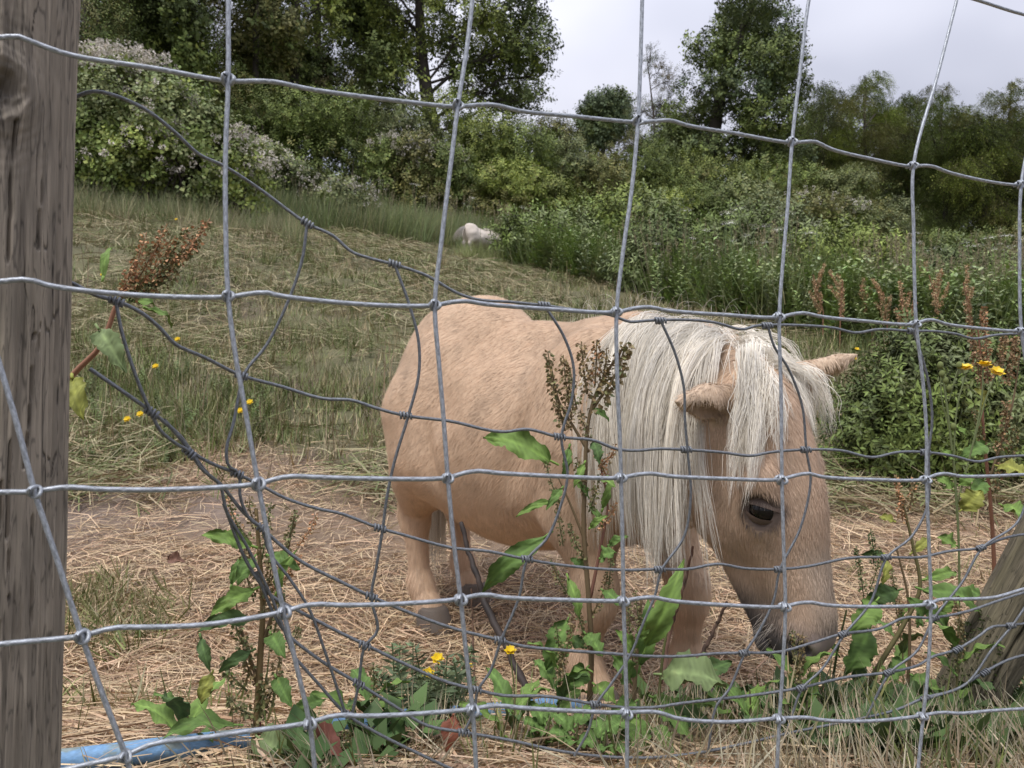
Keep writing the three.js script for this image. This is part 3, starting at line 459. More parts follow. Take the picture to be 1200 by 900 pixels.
function coat(p) {                                          // palomino colouring
  const [u, v, w] = inHead(p), m = fbm(p.x * 9, p.y * 9, p.z * 9, 3), rr = Math.abs(w);
  const big = fbm(p.x * 3.1 + 2, p.y * 3.1, p.z * 3.1, 3), speck = noise(p.x * 60, p.y * 90, p.z * 60); let c = [0.61 + 0.07 * m + 0.09 * big + 0.02 * speck, 0.43 + 0.06 * m + 0.08 * big + 0.018 * speck, 0.285 + 0.045 * m + 0.065 * big + 0.014 * speck];
  const mix = (d, k) => { c = c.map((a, i) => lerp(a, d[i], clamp(k))); };
  const head = smooth(0.13, 0.09, Math.hypot(v + 0.02, w)) * smooth(-0.02, 0.02, u);
  mix([0.54, 0.38, 0.265], head * 0.8);
  mix([0.50, 0.40, 0.31], head * smooth(0.02, 0.045, v) * smooth(0.2, 0.24, u) * 0.7);
  mix([0.30, 0.225, 0.17], head * smooth(0.24, 0.30, u) * smooth(0.01, -0.03, v + 0.2 * m));
  mix([0.075, 0.066, 0.066], head * smooth(0.265, 0.335, u - 0.55 * v - 0.012 + 0.025 * m));
  mix([0.33, 0.25, 0.22], head * smooth(0.318, 0.335, u) * smooth(0.012, 0.03, v) * 0.8);
  const eye = Math.hypot(u - 0.160, v - 0.010) ; if (rr > 0.04) mix([0.10, 0.07, 0.055], head * smooth(0.031, 0.023, eye));
  mix([0.32, 0.22, 0.145], smooth(0.12, 0.42, fbm(p.x * 7 + 5, p.y * 5, p.z * 7, 4)) * 0.4);
  for (const e of EARS) { const q = p.clone().sub(e.b), ax = e.tip.clone().sub(e.b); const t = q.dot(ax) / ax.lengthSq(); if (t > 0.05 && t < 1.1 && q.addScaledVector(ax, -t).length() < 0.032) { mix([0.56, 0.44, 0.32], 0.5); } }
  return c;
}
function coatGeometry(cell, colour) {
  const g = surfaceNets(ponySdf, nearPrims, V(-0.62, -0.14, -0.46), V(1.02, 0.86, 0.36), cell), P = g.attributes.position, C = new Float32Array(P.count * 3), p = V(0, 0, 0);
  for (let k = 0; k < P.count; k++) { p.fromBufferAttribute(P, k); C.set(colour(p), k * 3); }
  g.setAttribute('color', new THREE.BufferAttribute(C, 3)); return g;
}
const hairMat = (o) => new THREE.MeshPhysicalMaterial({ roughness: 0.55, side: THREE.DoubleSide, vertexColors: true, sheen: 0.3, sheenRoughness: 0.5, sheenColor: rgb(1, 0.95, 0.85), ...o });
function hairPath(root, dir, len, o) {                       // the guide hair of a lock
  const n = o.n, ds = len / n, pts = [root.clone()]; let p = root.clone(); const d = dir.clone().normalize();
  for (let k = 0; k < n; k++) {
    const t = k / n; d.addScaledVector(o.pull, o.g * (0.35 + t)).addScaledVector(V(noise(p.x * 12 + o.seed, p.y * 8, p.z * 12), noise(p.x * 12, p.y * 8 + o.seed, p.z * 12 + 5) * 0.4, noise(p.x * 12 + 9, p.y * 8, p.z * 12 + o.seed)), o.curl).normalize();
    const np = p.clone().addScaledVector(d, ds), s0 = ponySdf(np.x, np.y, np.z, noEars); if (s0 < o.off) { np.addScaledVector(sdfGrad(np, 0.004, noEars), o.off - s0); d.copy(np).sub(p).normalize(); } p = np; pts.push(p);
  }
  return pts;
}
function strays(guide, lim) {                                     // a lock that stands up or crosses an ear is left out
  const a = V(0, 0, 0); let top = -9; for (const p of guide) { top = Math.max(top, p.y); for (const e of EARS) { const ax = e.tip.clone().sub(e.b), t = clamp(a.copy(p).sub(e.b).dot(ax) / ax.lengthSq(), lim < 1 ? 0.5 : 0.3, 1.1); if (p.distanceTo(a.copy(e.b).addScaledVector(ax, t)) < (lim < 1 ? 0.022 : 0.030)) return true; } if (ponySdf(p.x, p.y, p.z, noEars) > lim) return true; }
  return top > guide[0].y + 0.014;
}
function lock(gb, R, guide, count, spread, width, colourOf, side, lim = 9) {    // hairs that start apart, gather, and end at different lengths
  if (strays(guide, lim)) return; const n = guide.length - 1, tip = 0.12 + 0.3 * R();
  for (let s = 0; s < count; s++) {
    const o = rdir(R).multiplyScalar(spread * Math.sqrt(R())), col = colourOf(), cut = R() < 0.2 ? 0.45 + 0.4 * R() : 0.8 + 0.2 * R(), m = Math.max(3, Math.round(n * cut)), ph = R() * 50, stray = R() < 0.08 ? 2.5 : 1; let prev = null;
    for (let k = 0; k <= m; k++) {
      const t = k / n, q = guide[k], gather = lerp(1, tip, smooth(0, 0.9, t)) * stray, wv = 0.004 * stray * smooth(0.05, 0.5, t), p = V(q.x + o.x * gather + wv * noise(t * 5 + ph, 1), q.y + o.y * gather * 0.6, q.z + o.z * gather + wv * noise(t * 5 + ph, 7));
      const d = guide[Math.min(k + 1, n)].clone().sub(guide[Math.max(k - 1, 0)]), sd = V(0, 0, 0).crossVectors(d, side).normalize(), w = width * (1 - 0.7 * k / m) * 0.5, cc = col(t);
      if (k < m) { const a = gb.v(p.x + sd.x * w, p.y + sd.y * w, p.z + sd.z * w, cc), b = gb.v(p.x - sd.x * w, p.y - sd.y * w, p.z - sd.z * w, cc); if (prev) gb.q(prev[0], a, b, prev[1]); prev = [a, b]; } else gb.t(prev[0], gb.v(p.x, p.y, p.z, cc), prev[1]);
    }
  }
}
function strand(gb, root, dir, len, width, col, o) {         // a hair that leaves its root, falls and lies on the skin
  const n = o.n || 13, ds = len / n; let p = root.clone(), d = dir.clone().normalize(), prev = null; const cam = o.side;
  for (let k = 0; k <= n; k++) {
    const t = k / n, w = width * (1 - 0.75 * t) * 0.5, cc = col(t); let s = V(0, 0, 0).crossVectors(d, cam).normalize();
    if (k < n) { const a = gb.v(p.x + s.x * w, p.y + s.y * w, p.z + s.z * w, cc), b = gb.v(p.x - s.x * w, p.y - s.y * w, p.z - s.z * w, cc); if (prev) gb.q(prev[0], a, b, prev[1]); prev = [a, b]; }
    else gb.t(prev[0], gb.v(p.x, p.y, p.z, cc), prev[1]);
    d.addScaledVector(o.pull, o.g * (0.35 + t)).addScaledVector(V(noise(p.x * 14 + o.seed, p.y * 9, p.z * 14), noise(p.x * 14, p.y * 9 + o.seed, p.z * 14 + 5) * 0.4, noise(p.x * 14 + 9, p.y * 9, p.z * 14 + o.seed)), o.curl).normalize();
    const np = p.clone().addScaledVector(d, ds), off = o.off * (0.6 + 0.8 * Math.min(1, t * 3)), s0 = o.free ? 1 : ponySdf(np.x, np.y, np.z, noEars);
    if (s0 < off) { const g = sdfGrad(np, 0.004, noEars); np.addScaledVector(g, off - s0); const pd = np.clone().sub(p); d.copy(pd.normalize()); }
    p = np;
  }
}
{
  const pony = thing('palomino_pony', 'small palomino pony with a long cream mane, head lowered at the wire fence', 'pony', PONY); pony.rotation.y = PONY_TURN;
  const body = part('body', coatGeometry(0.0045, coat), new THREE.MeshPhysicalMaterial({ vertexColors: true, roughness: 0.78, sheen: 0.5, sheenRoughness: 0.45, sheenColor: rgb(0.8, 0.62, 0.42) }), pony);
  // hooves
  const hoofMat = mat({ color: rgb(0.12, 0.095, 0.075), roughness: 0.7, bumpMap: woodBump, bumpScale: 0.0008 });
  for (const [h] of HOOVES) {
    const prof = [[0.0, -0.012], [0.041, -0.012], [0.042, -0.006], [0.038, 0.02], [0.0345, 0.040], [0.028, 0.046], [0.0, 0.046]].map(q => new THREE.Vector2(...q)), g = new THREE.LatheGeometry(prof, 28);
    const P = g.attributes.position; for (let k = 0; k < P.count; k++) { const y = P.getY(k); P.setX(k, P.getX(k) * 1.08 + 0.012 * (1 - y / 0.046) * (P.getX(k) > 0 ? 1 : 0.2)); P.setY(k, y - (P.getX(k) < 0 ? 0.25 * Math.abs(P.getX(k)) * (y > 0.03 ? 1 : 0) : 0)); } g.computeVertexNormals();
    const m = part('hoof', g, hoofMat, pony); m.position.copy(h).add(V(0.004, 0.004, 0));
  }
  // eyes with lids and pale lashes
  const eyeMat = new THREE.MeshPhysicalMaterial({ color: rgb(0.008, 0.006, 0.005), roughness: 0.12, specularIntensity: 0.55, clearcoat: 0.25, clearcoatRoughness: 0.03 }), lidMat = mat({ color: rgb(0.13, 0.088, 0.066), roughness: 0.6 });
  const lashes = rng(19);
  for (const s of [1, -1]) {
    const c = hd(0.160, 0.008, s * 0.0590), out = HR.clone().multiplyScalar(s).addScaledVector(HN, 0.35).normalize();
    const e = part('eye', new THREE.SphereGeometry(0.0200, 32, 24), eyeMat, pony); e.position.copy(c);
    const hinge = HN.clone().addScaledVector(HA, 0.42).addScaledVector(out, -HN.clone().addScaledVector(HA, 0.42).dot(out)).normalize(), third = hinge.clone().cross(out).normalize();   // corner to corner
    const up = third.dot(HA) < 0 ? 1 : -1;
    for (const [a0, a1, rr] of [[0.30, 1.75, 0.0214], [-0.46, -1.75, 0.0208]]) {   // upper and lower lid: lunes hinged at the corners
      const gb = new GB(), NA = 12, NB = 20;
      for (let i = 0; i <= NA; i++) for (let j = 0; j <= NB; j++) { const a = lerp(a0, a1, i / NA), b = lerp(-1.45, 1.45, j / NB), r = rr * (1 + 0.05 * Math.sin(i / NA * 3.1)); const q = c.clone().addScaledVector(hinge, Math.sin(b) * r * 1.15).addScaledVector(out, Math.cos(b) * Math.cos(a) * r).addScaledVector(third, Math.cos(b) * Math.sin(a) * r * up); gb.v(q.x, q.y, q.z, [1, 1, 1]); }
      for (let i = 0; i < NA; i++) for (let j = 0; j < NB; j++) { const q = i * (NB + 1) + j; gb.q(q, q + 1, q + NB + 2, q + NB + 1); }
      part('eyelid', gb.geo().translate(-c.x, -c.y, -c.z), lidMat, e);
    }
    const gb = new GB();
    for (let k = 0; k < 26; k++) { const b = (lashes() - 0.5) * 2.2, q = c.clone().addScaledVector(hinge, Math.sin(b) * 0.027).addScaledVector(out, Math.cos(b) * 0.0225).addScaledVector(third, Math.cos(b) * 0.0118 * up); strand(gb, q, out.clone().addScaledVector(HA, 0.1).addScaledVector(hinge, b * 0.3), 0.009 + lashes() * 0.007, 0.00035, () => [0.5, 0.42, 0.33], { n: 5, side: HN, pull: HA, g: 0.25, curl: 0.02, seed: k, off: 0, free: true }); }
    part('eyelash', gb.geo().translate(-c.x, -c.y, -c.z), hairMat(), e, 'stuff');
  }
  // short coat hair lying along the skin
  {
    const R = rng(41), g = body.geometry, P = g.attributes.position, Nn = g.attributes.normal, C = g.attributes.color, I = g.index.array, list = [], cum = new Float64Array(I.length / 3); let tot = 0;
    const a = V(0, 0, 0), b = V(0, 0, 0), c = V(0, 0, 0);
    for (let t = 0; t < I.length; t += 3) { a.fromBufferAttribute(P, I[t]); b.fromBufferAttribute(P, I[t + 1]); c.fromBufferAttribute(P, I[t + 2]); const hdw = inHead(a), w = Math.hypot(hdw[1], hdw[2]) < 0.14 && hdw[0] > -0.05 ? 2.6 : 1; tot += w * b.clone().sub(a).cross(c.clone().sub(a)).length(); cum[t / 3] = tot; }
    const gb = new GB(); gb.v(-0.5, 0, 0, [1, 1, 1]); gb.v(0.5, 0, 0, [1, 1, 1]); gb.v(0, 1, 0.24, [1, 1, 1]); gb.t(0, 1, 2);
    const hairGeo = gb.geo(), n = V(0, 0, 0), X = V(0, 0, 0), M = new THREE.Matrix4();
    for (let k = 0; k < 150000; k++) {
      const r = R() * tot; let lo = 0, hi = cum.length - 1; while (lo < hi) { const m = (lo + hi) >> 1; cum[m] < r ? lo = m + 1 : hi = m; }
      let u = R(), v = R(); if (u + v > 1) { u = 1 - u; v = 1 - v; } const t = lo * 3, [i0, i1, i2] = [I[t], I[t + 1], I[t + 2]];
      const p = V(P.getX(i0) + u * (P.getX(i1) - P.getX(i0)) + v * (P.getX(i2) - P.getX(i0)), P.getY(i0) + u * (P.getY(i1) - P.getY(i0)) + v * (P.getY(i2) - P.getY(i0)), P.getZ(i0) + u * (P.getZ(i1) - P.getZ(i0)) + v * (P.getZ(i2) - P.getZ(i0)));
      n.fromBufferAttribute(Nn, i0); const [hu, hv, hw] = inHead(p), head = Math.hypot(hv, hw) < 0.13 && hu > -0.04;
      if (head && hu > 0.335 - 0.02 * R()) continue;
      if (head && Math.hypot(hu - 0.160, hv - 0.009) < 0.024 && Math.abs(hw) > 0.04) continue;
      const flow = head ? HA.clone().addScaledVector(HN, hv > 0.02 ? 0.1 : -0.25).addScaledVector(HR, Math.sign(hw) * 0.15) : p.y < 0.3 ? V(-0.1, -1, 0) : V(-0.75, -0.75 + 0.4 * noise(p.x * 3, p.y * 3), 0.1);
      flow.add(V(noise(p.x * 16, p.y * 16, p.z * 16), noise(p.x * 16 + 7, p.y * 16, p.z * 16), noise(p.x * 16, p.y * 16 + 5, p.z * 16)).multiplyScalar(0.22)).add(rdir(R).multiplyScalar(0.14));
      flow.addScaledVector(n, -flow.dot(n)); if (flow.lengthSq() < 1e-4) continue; flow.normalize(); X.crossVectors(flow, n);
      const c0 = [C.getX(i0), C.getY(i0), C.getZ(i0)], kk = (0.82 + 0.32 * R()) * (1 + 0.22 * noise(p.x * 45 + p.y * 30, p.y * 40, p.z * 45)), L = (head ? 0.008 : p.y < 0.14 ? 0.017 : 0.011) * (0.7 + 0.7 * R());
      M.makeBasis(X, flow, n.clone()); const q = new THREE.Quaternion().setFromRotationMatrix(M);
      list.push({ p: p.addScaledVector(n, 0.0004), q, s: V(0.0009, L, L * 0.8), c: c0.map(e => e * kk) });
    }
    const hp = hairGeo.attributes.position, hi = hairGeo.index.array, all = new GB(), w = V(0, 0, 0);
    for (const e of list) { const o = all.n; for (let k = 0; k < hp.count; k++) { w.fromBufferAttribute(hp, k).multiply(e.s).applyQuaternion(e.q).add(e.p); all.v(w.x, w.y, w.z, e.c); } for (let k = 0; k < hi.length; k += 3) all.t(o + hi[k], o + hi[k + 1], o + hi[k + 2]); }
    part('coat_hair', all.geo(), hairMat({ roughness: 0.6 }), pony, 'stuff');
    console.log('coat', list.length, 'body tris', I.length / 3);
  }
  // mane, forelock and tail
  const R = rng(23), down = V(0, -1, 0), crest = new THREE.CatmullRomCurve3(CREST), view = locDir(V(0.1, 0.1, 1)).normalize();
  const colour = (base, dirt) => { const k = (0.66 + 0.42 * R()) * lockTone, warm = R(); return (t) => { const a = dirt * smooth(0.55, 1, t) * (0.4 + 0.6 * warm); return [lerp(base[0], 0.30, a) * k, lerp(base[1] - 0.02 * warm, 0.235, a) * k, lerp(base[2] - 0.05 * warm, 0.16, a) * k]; }; };
  let lockTone = 1;
  const cream = [0.95, 0.89, 0.78];
  const mane = new GB();
  for (let l = 0; l < 350; l++) {                           // locks that fall to the pony's right
    const t0 = lerp(0.37, 0.68, R()), len = lerp(0.28, 0.49, R()), back = (R() - 0.5) * 0.3, dirt = 0.2 + 0.6 * R(); lockTone = 0.74 + 0.40 * R();
    const guide = hairPath(crest.getPoint(t0).add(V(0, -0.014, 0)).add(rdir(R).multiplyScalar(0.006)), HR.clone().multiplyScalar(0.2).add(V(0.12 + back, -0.2, 0.7)), len, { pull: down.clone().add(V(0.10, 0, 0)), g: 0.5, curl: 0.11, seed: R() * 90, off: 0.001 + 0.019 * R() * R(), n: 16 });
    lock(mane, R, guide, 22, 0.011 + 0.008 * R(), 0.0010, () => colour(cream, dirt), view);
  }
  for (let l = 0; l < 260; l++) {                            // the foremost locks sweep over the poll to its left
    const t0 = lerp(0.64, 1.0, R()), len = lerp(0.10, 0.20, R()); lockTone = 0.78 + 0.38 * R();
    const guide = hairPath(crest.getPoint(t0).add(V(0, -0.012, 0)).add(rdir(R).multiplyScalar(0.008)), HR.clone().multiplyScalar(-lerp(0.2, 0.9, R())).addScaledVector(HN, lerp(0.2, 0.8, R())).add(V(0, -0.6, 0)), len, { pull: down, g: 0.42, curl: 0.12, seed: R() * 90 + 200, off: 0.001 + 0.014 * R() * R(), n: 15 });
    lock(mane, R, guide, 20, 0.012, 0.0009, () => colour(cream, 0.1), view, 0.045);
  }
  for (let l = 0; l < 90; l++) { const root = crest.getPoint(R()).add(V(0, -0.01, 0)); strand(mane, root, V((R() - 0.5) * 1.2, 0.9, (R() - 0.3) * 1.6).normalize(), lerp(0.03, 0.08, R()), 0.0006, colour(cream, 0), { side: view, pull: down, g: 0.28, curl: 0.10, seed: R() * 500, off: 0.01, n: 10 }); }
  for (let l = 0; l < 90; l++) {                            // locks over the poll that close the parting
    const t0 = lerp(0.58, 0.92, R()), len = lerp(0.14, 0.25, R()); lockTone = 0.78 + 0.38 * R();
    const guide = hairPath(crest.getPoint(t0).add(V(0, -0.012, 0)).add(rdir(R).multiplyScalar(0.008)), HN.clone().multiplyScalar(0.6).addScaledVector(HR, lerp(-0.2, 0.75, R())).add(V(0, -0.5, 0)), len, { pull: down, g: 0.6, curl: 0.11, seed: R() * 90 + 300, off: 0.002 + 0.016 * R() * R(), n: 16 });
    lock(mane, R, guide, 20, 0.012, 0.0009, () => colour(cream, 0.1), view);
  }
  part('mane', mane.geo(), hairMat(), pony, 'stuff');
  const fore = new GB();
  for (let l = 0; l < 72; l++) {
    const side = l % 3 ? 1 : 0, w0 = side ? lerp(0.002, 0.046, R()) : lerp(-0.05, -0.02, R()), len = side ? lerp(0.11, 0.25, R() * R()) : lerp(0.07, 0.16, R() * R()); lockTone = 0.8 + 0.36 * R();
    const guide = hairPath(hd(-0.058 + 0.055 * R(), 0.012, w0), HN.clone().multiplyScalar(0.35).addScaledVector(HR, (side ? 0.95 : -0.6) + (R() - 0.5) * 0.5).addScaledVector(HA, 1), len, { pull: down.clone().addScaledVector(HR, side ? 0.22 : -0.1), g: 0.5, curl: 0.11, seed: R() * 90 + 400, off: 0.001 + 0.014 * R() * R(), n: 16 });
    lock(fore, R, guide, 20, 0.011, 0.0009, () => colour(cream, 0.15), view);
  }
  part('forelock', fore.geo(), hairMat(), pony, 'stuff');
  lockTone = 0.9; const tail = new GB(), dock = V(-0.455, 0.57, -0.03);
  for (let k = 0; k < 900; k++) { const o = rdir(R).multiplyScalar(0.018); strand(tail, dock.clone().add(o), V(-0.15 + o.x * 4, -0.9 + o.y * 2, o.z * 5 - 0.05), lerp(0.38, 0.50, R()), 0.0016, colour(cream, 0.6), { side: view, pull: down, g: 0.35, curl: 0.04, seed: R() * 3, off: 0.004, n: 14 }); }
  part('tail', tail.geo(), hairMat(), pony, 'stuff');
  const whisk = new GB();
  for (let k = 0; k < 90; k++) { const p = hd(0.30 + 0.05 * R(), -0.02 + 0.03 * (R() - 0.7), (R() < 0.6 ? 1 : -1) * (0.03 + 0.01 * R())), g = sdfGrad(p); p.addScaledVector(g, -ponySdf(p.x, p.y, p.z)); strand(whisk, p, g.clone().addScaledVector(HA, 0.5).add(rdir(R).multiplyScalar(0.4)), 0.018 + 0.03 * R(), 0.0004, () => [0.55, 0.48, 0.4], { n: 5, side: view, pull: down, g: 0.06, curl: 0.03, seed: k, off: 0, free: true }); }
  part('whisker', whisk.geo(), hairMat(), pony, 'stuff');
}
// ---------------------------------------------------------------- trees and bushes
const barkMat = mat({ vertexColors: true, roughness: 0.95, bumpMap: null });
const foliageMat = mat({ vertexColors: true, roughness: 0.7 });
function sprig(seed, n, len, leafL, leafW, col, o = {}) {        // a twig with leaves on it, pointing up its y axis
  const R = rng(seed), gb = new GB(), droop = o.droop || 0;
  gb.tube([V(0, 0, 0), V(0.02 * len, 0.5 * len, 0), V(0.06 * len, len, 0)], (t) => 0.012 * len * (1 - 0.7 * t), 3, [0.07, 0.05, 0.03]);
  for (let k = 0; k < n; k++) {
    const t = (k + 0.5) / n, a = k * 2.4 + R(), b = V(0.06 * len * t * t, len * t, 0), dir = V(Math.cos(a), 0.35 - droop + 0.5 * (R() - 0.5), Math.sin(a)).normalize();
    const off = (o.spread || 0.25) * len * R(); b.addScaledVector(dir, off);
    const up = V(-dir.x * 0.3, 1, -dir.z * 0.3).add(rdir(R).multiplyScalar(0.5)).normalize(); up.addScaledVector(dir, -up.dot(dir)).normalize();
    const s = 0.7 + 0.6 * R(); gb.leaf(b, dir, up, leafL * s, leafW * s, jit(col, R, 0.5));
  }
  return gb.geo();
}
const SPRIG = {
  broad: sprig(1, 16, 0.42, 0.105, 0.036, [1, 1, 1]), fine: sprig(2, 26, 0.40, 0.060, 0.016, [1, 1, 1]), bush: sprig(3, 18, 0.26, 0.062, 0.022, [1, 1, 1]),
  hang: sprig(4, 26, 0.75, 0.060, 0.020, [1, 1, 1], { droop: 0.5, spread: 0.12 }), bramble: sprig(5, 12, 0.30, 0.085, 0.034, [1, 1, 1]), herb: sprig(6, 22, 0.55, 0.10, 0.016, [1, 1, 1], { spread: 0.06 }),
};
function scatterSprigs(blobs, per, R, cols, o = {}) {            // blobs: {c, r: Vector3}; more leaves towards the outside, gaps where the noise says so
  const list = [], tot = blobs.reduce((s, b) => s + Math.pow(b.r.x * b.r.y * b.r.z, 0.75), 0), gap = o.gap ?? 0.0, gs = o.gs || 1.3;
  for (const b of blobs) {
    const n = Math.round(per * Math.pow(b.r.x * b.r.y * b.r.z, 0.75) / tot), tone = cols[Math.floor(R() * cols.length)], tk = 0.8 + 0.4 * R();
    for (let k = 0; k < n; k++) {
      const d = rdir(R), rad = Math.pow(R(), 0.42), q = V(b.c.x + d.x * b.r.x * rad, b.c.y + d.y * b.r.y * rad, b.c.z + d.z * b.r.z * rad);
      const nz = fbm(q.x * gs, q.y * gs, q.z * gs, 3); if (nz < gap - 0.25 + 0.25 * (1 - rad)) continue;
      if (o.floor && q.y < ground(q.x, q.z) + 0.02) continue;
      const dir = o.hang ? V(d.x * 0.9 + (R() - 0.5), -0.6 - 0.4 * R(), d.z * 0.9 + (R() - 0.5)) : d.clone().multiplyScalar(0.8).add(V(0, 0.35, 0)).add(rdir(R).multiplyScalar(0.6));
      const c = R() < 0.8 ? tone : cols[Math.floor(R() * cols.length)], kk = tk * (0.72 + 0.56 * R());
      list.push({ p: q, q: new THREE.Quaternion().setFromUnitVectors(UPV, dir.normalize()).multiply(new THREE.Quaternion().setFromAxisAngle(UPV, R() * 6.28)), s: (o.s || 1) * (0.7 + 0.6 * R()), c: [c[0] * kk, c[1] * kk, c[2] * kk] });
    }
  }
  return list;
}
const BARK = [0.075, 0.062, 0.048];
function limb(gb, a, b, ra, rb, R, sag = 0.1, sides = 7, col = BARK) {
  const L = a.distanceTo(b), pts = []; const o1 = rdir(R).multiplyScalar(L * 0.10), o2 = rdir(R).multiplyScalar(L * 0.08);
  const cv = new THREE.CatmullRomCurve3([a, a.clone().lerp(b, 0.33).add(o1).add(V(0, sag * L, 0)), a.clone().lerp(b, 0.68).add(o2).add(V(0, sag * L * 0.6, 0)), b]); const n = 8;
  for (let k = 0; k <= n; k++) pts.push(cv.getPoint(k / n)); gb.tube(pts, (t) => lerp(ra, rb, Math.pow(t, 0.8)), sides, jit(col, R, 0.3)); return pts;
}
// a tree with a measured trunk line and a crown of leaf clumps carried on real limbs
function tree(name, label, o) {
  const R = rng(o.seed), t = thing(name, label, 'tree', o.base, o.group), gb = new GB(), B = o.base;
  const trunk = o.trunk.map(p => p.clone().sub(B)), foot = trunk[0].clone(); foot.y = ground(foot.x + B.x, foot.z + B.z) - B.y - 0.25; if (foot.y < trunk[0].y - 0.1) trunk.unshift(foot);
  const pts = curve(trunk, 18); gb.tube(pts, (k) => lerp(o.r, o.r * (o.taper ?? 0.35), Math.pow(k, 0.7)) * (k < 0.08 ? 1.25 : 1), 10, BARK);
  const blobs = o.blobs.map(b => ({ c: b.c.clone().sub(B), r: b.r }));
  for (const b of blobs) {                                       // a limb from the trunk to each clump, and twigs inside it
    let best = pts[0], bd = 1e9; for (let k = Math.floor(pts.length * (o.from ?? 0.3)); k < pts.length; k++) { const p = pts[k], dd = p.distanceTo(b.c) + Math.max(0, p.y - b.c.y + 0.4 * p.distanceTo(b.c)) * 1.2; if (dd < bd) { bd = dd; best = p; } }
    const lr = clamp(0.022 * Math.cbrt(b.r.x * b.r.y * b.r.z) + 0.012 * best.distanceTo(b.c), 0.02, o.r * 0.5), lp_ = limb(gb, best, b.c, lr, lr * 0.45, R, o.sag ?? 0.06, 6);
    for (let k = 0; k < (o.twigs ?? 9); k++) { const d = rdir(R), e = V(b.c.x + d.x * b.r.x * 0.92, b.c.y + d.y * b.r.y * 0.92, b.c.z + d.z * b.r.z * 0.92); limb(gb, lp_[4 + Math.floor(R() * 5)], e, lr * 0.42, 0.006, R, 0.04, 4); }
  }
  part('trunk', gb.geo(), barkMat, t);
  const list = scatterSprigs(blobs, o.n, R, o.cols, o); for (const e of list) e.p = e.p.clone();
  instances('crown', o.sprig || SPRIG.broad, foliageMat, list, t);
  return t;
}
const pxr = (rx, ry, d, rz) => V(rx / FOCAL * d, ry / FOCAL * d, (rz ?? rx) / FOCAL * d);
const blob = (px, py, d, rx, ry, rz) => ({ c: at(px, py, d), r: pxr(rx, ry, d, rz) });
const GREEN = { deep: [0.112, 0.145, 0.038], mid: [0.165, 0.212, 0.048], lime: [0.240, 0.285, 0.058], olive: [0.215, 0.212, 0.064], grey: [0.195, 0.222, 0.090], rust: [0.215, 0.170, 0.075], pale: [0.255, 0.288, 0.11], blue: [0.100, 0.140, 0.056] };

{ // the broad tree on the brow: one stout leaning trunk, airy limbs to the right
  const d = 27, b = []; const R = rng(101);
  for (const q of [[480, 20, 45, 34], [455, 62, 40, 30], [540, -10, 60, 40], [600, 10, 42, 34], [620, 55, 28, 34], [628, 92, 20, 22], [590, 62, 30, 24], [585, 110, 34, 18], [555, 100, 22, 20], [440, -30, 60, 40], [530, -60, 90, 40], [610, -40, 50, 34], [430, 10, 36, 26], [520, 50, 24, 18], [612, 118, 26, 14], [470, 100, 26, 22], [560, 30, 30, 20], [415, 40, 34, 26], [440, 80, 30, 24], [405, -10, 40, 30], [545, 75, 26, 20]]) b.push(blob(q[0], q[1], d + (R() - 0.5) * 3.4, q[2], q[3], Math.min(q[2], 45)));
  tree('broadleaf_tree', 'broad leafy tree with a stout dark trunk, sky showing between its limbs', { seed: 11, base: groundAt(508, d).setY(at(508, 160, d).y - 0.2), trunk: [at(508, 162, d), at(500, 110, d), at(494, 60, d), at(492, 0, d), at(500, -70, d)], r: 0.36, blobs: b, n: 7200, cols: [GREEN.mid, GREEN.lime, GREEN.deep, GREEN.mid], gap: 0.1, s: 0.95, twigs: 14, from: 0.25 });
}
{ // wood behind the bramble: dark stems and mixed leaves
  const spots = [[345, 24, 0.21, 60, 'mid', 'slim-trunked tree with yellowish leaves growing left of the stout trunk'], [372, 26, 0.20, 55, 'olive', 'tree with two thin bare stems beside the slim-trunked tree'], [300, 22, 0.15, 60, 'deep', 'dense dark tree with a hidden stem behind the bramble hedge'], [230, 21, 0.16, 70, 'olive', 'bushy tree with brownish leaves rising above the bramble hedge'], [160, 19, 0.15, 70, 'mid', 'dense bright green tree filling the wood edge above the flowers'], [95, 18, 0.15, 70, 'deep', 'dark shady tree half hidden behind the knotted fence post'], [425, 30, 0.13, 45, 'deep', 'dark tree standing close behind the stout trunk on its left'], [20, 20, 0.16, 80, 'mid', 'tall green tree behind the knotted fence post'], [-120, 22, 0.16, 90, 'olive', 'tall olive tree past the knotted fence post, deep in the wood']];
  spots.forEach(([px, d, r, w, tone, label], i) => {
    const R = rng(300 + i), b = [], foot = 178 - 0.1 * Math.abs(px - 300);
    for (let k = 0; k < 15; k++) { const py = lerp(-120, foot - 22, k / 14); b.push(blob(px + (R() - 0.5) * w * 1.5, py + (R() - 0.5) * 20, d + (R() - 0.5) * 3, w * (0.36 + 0.32 * R()), 26 + 14 * R(), w * 0.5)); }
    const base = at(px, foot, d); const lean = (R() - 0.5) * 16;
    const sets = { mid: [GREEN.mid, GREEN.deep, GREEN.lime], olive: [GREEN.olive, GREEN.mid, GREEN.rust], deep: [GREEN.mid, GREEN.deep, GREEN.olive] };
    tree('woodland_tree', label, { group: null, seed: 330 + i, base, trunk: [base, at(px + lean * 0.4, foot - 70, d), at(px + lean, foot - 170, d), at(px + lean * 0.6, -140, d)], r, taper: 0.4, blobs: b, n: 4200, cols: sets[tone], gap: px > 280 && px < 440 ? 0.15 : 0.06, s: 0.9, twigs: 6, from: 0.1, sprig: i % 2 ? SPRIG.fine : SPRIG.broad });
  });
}
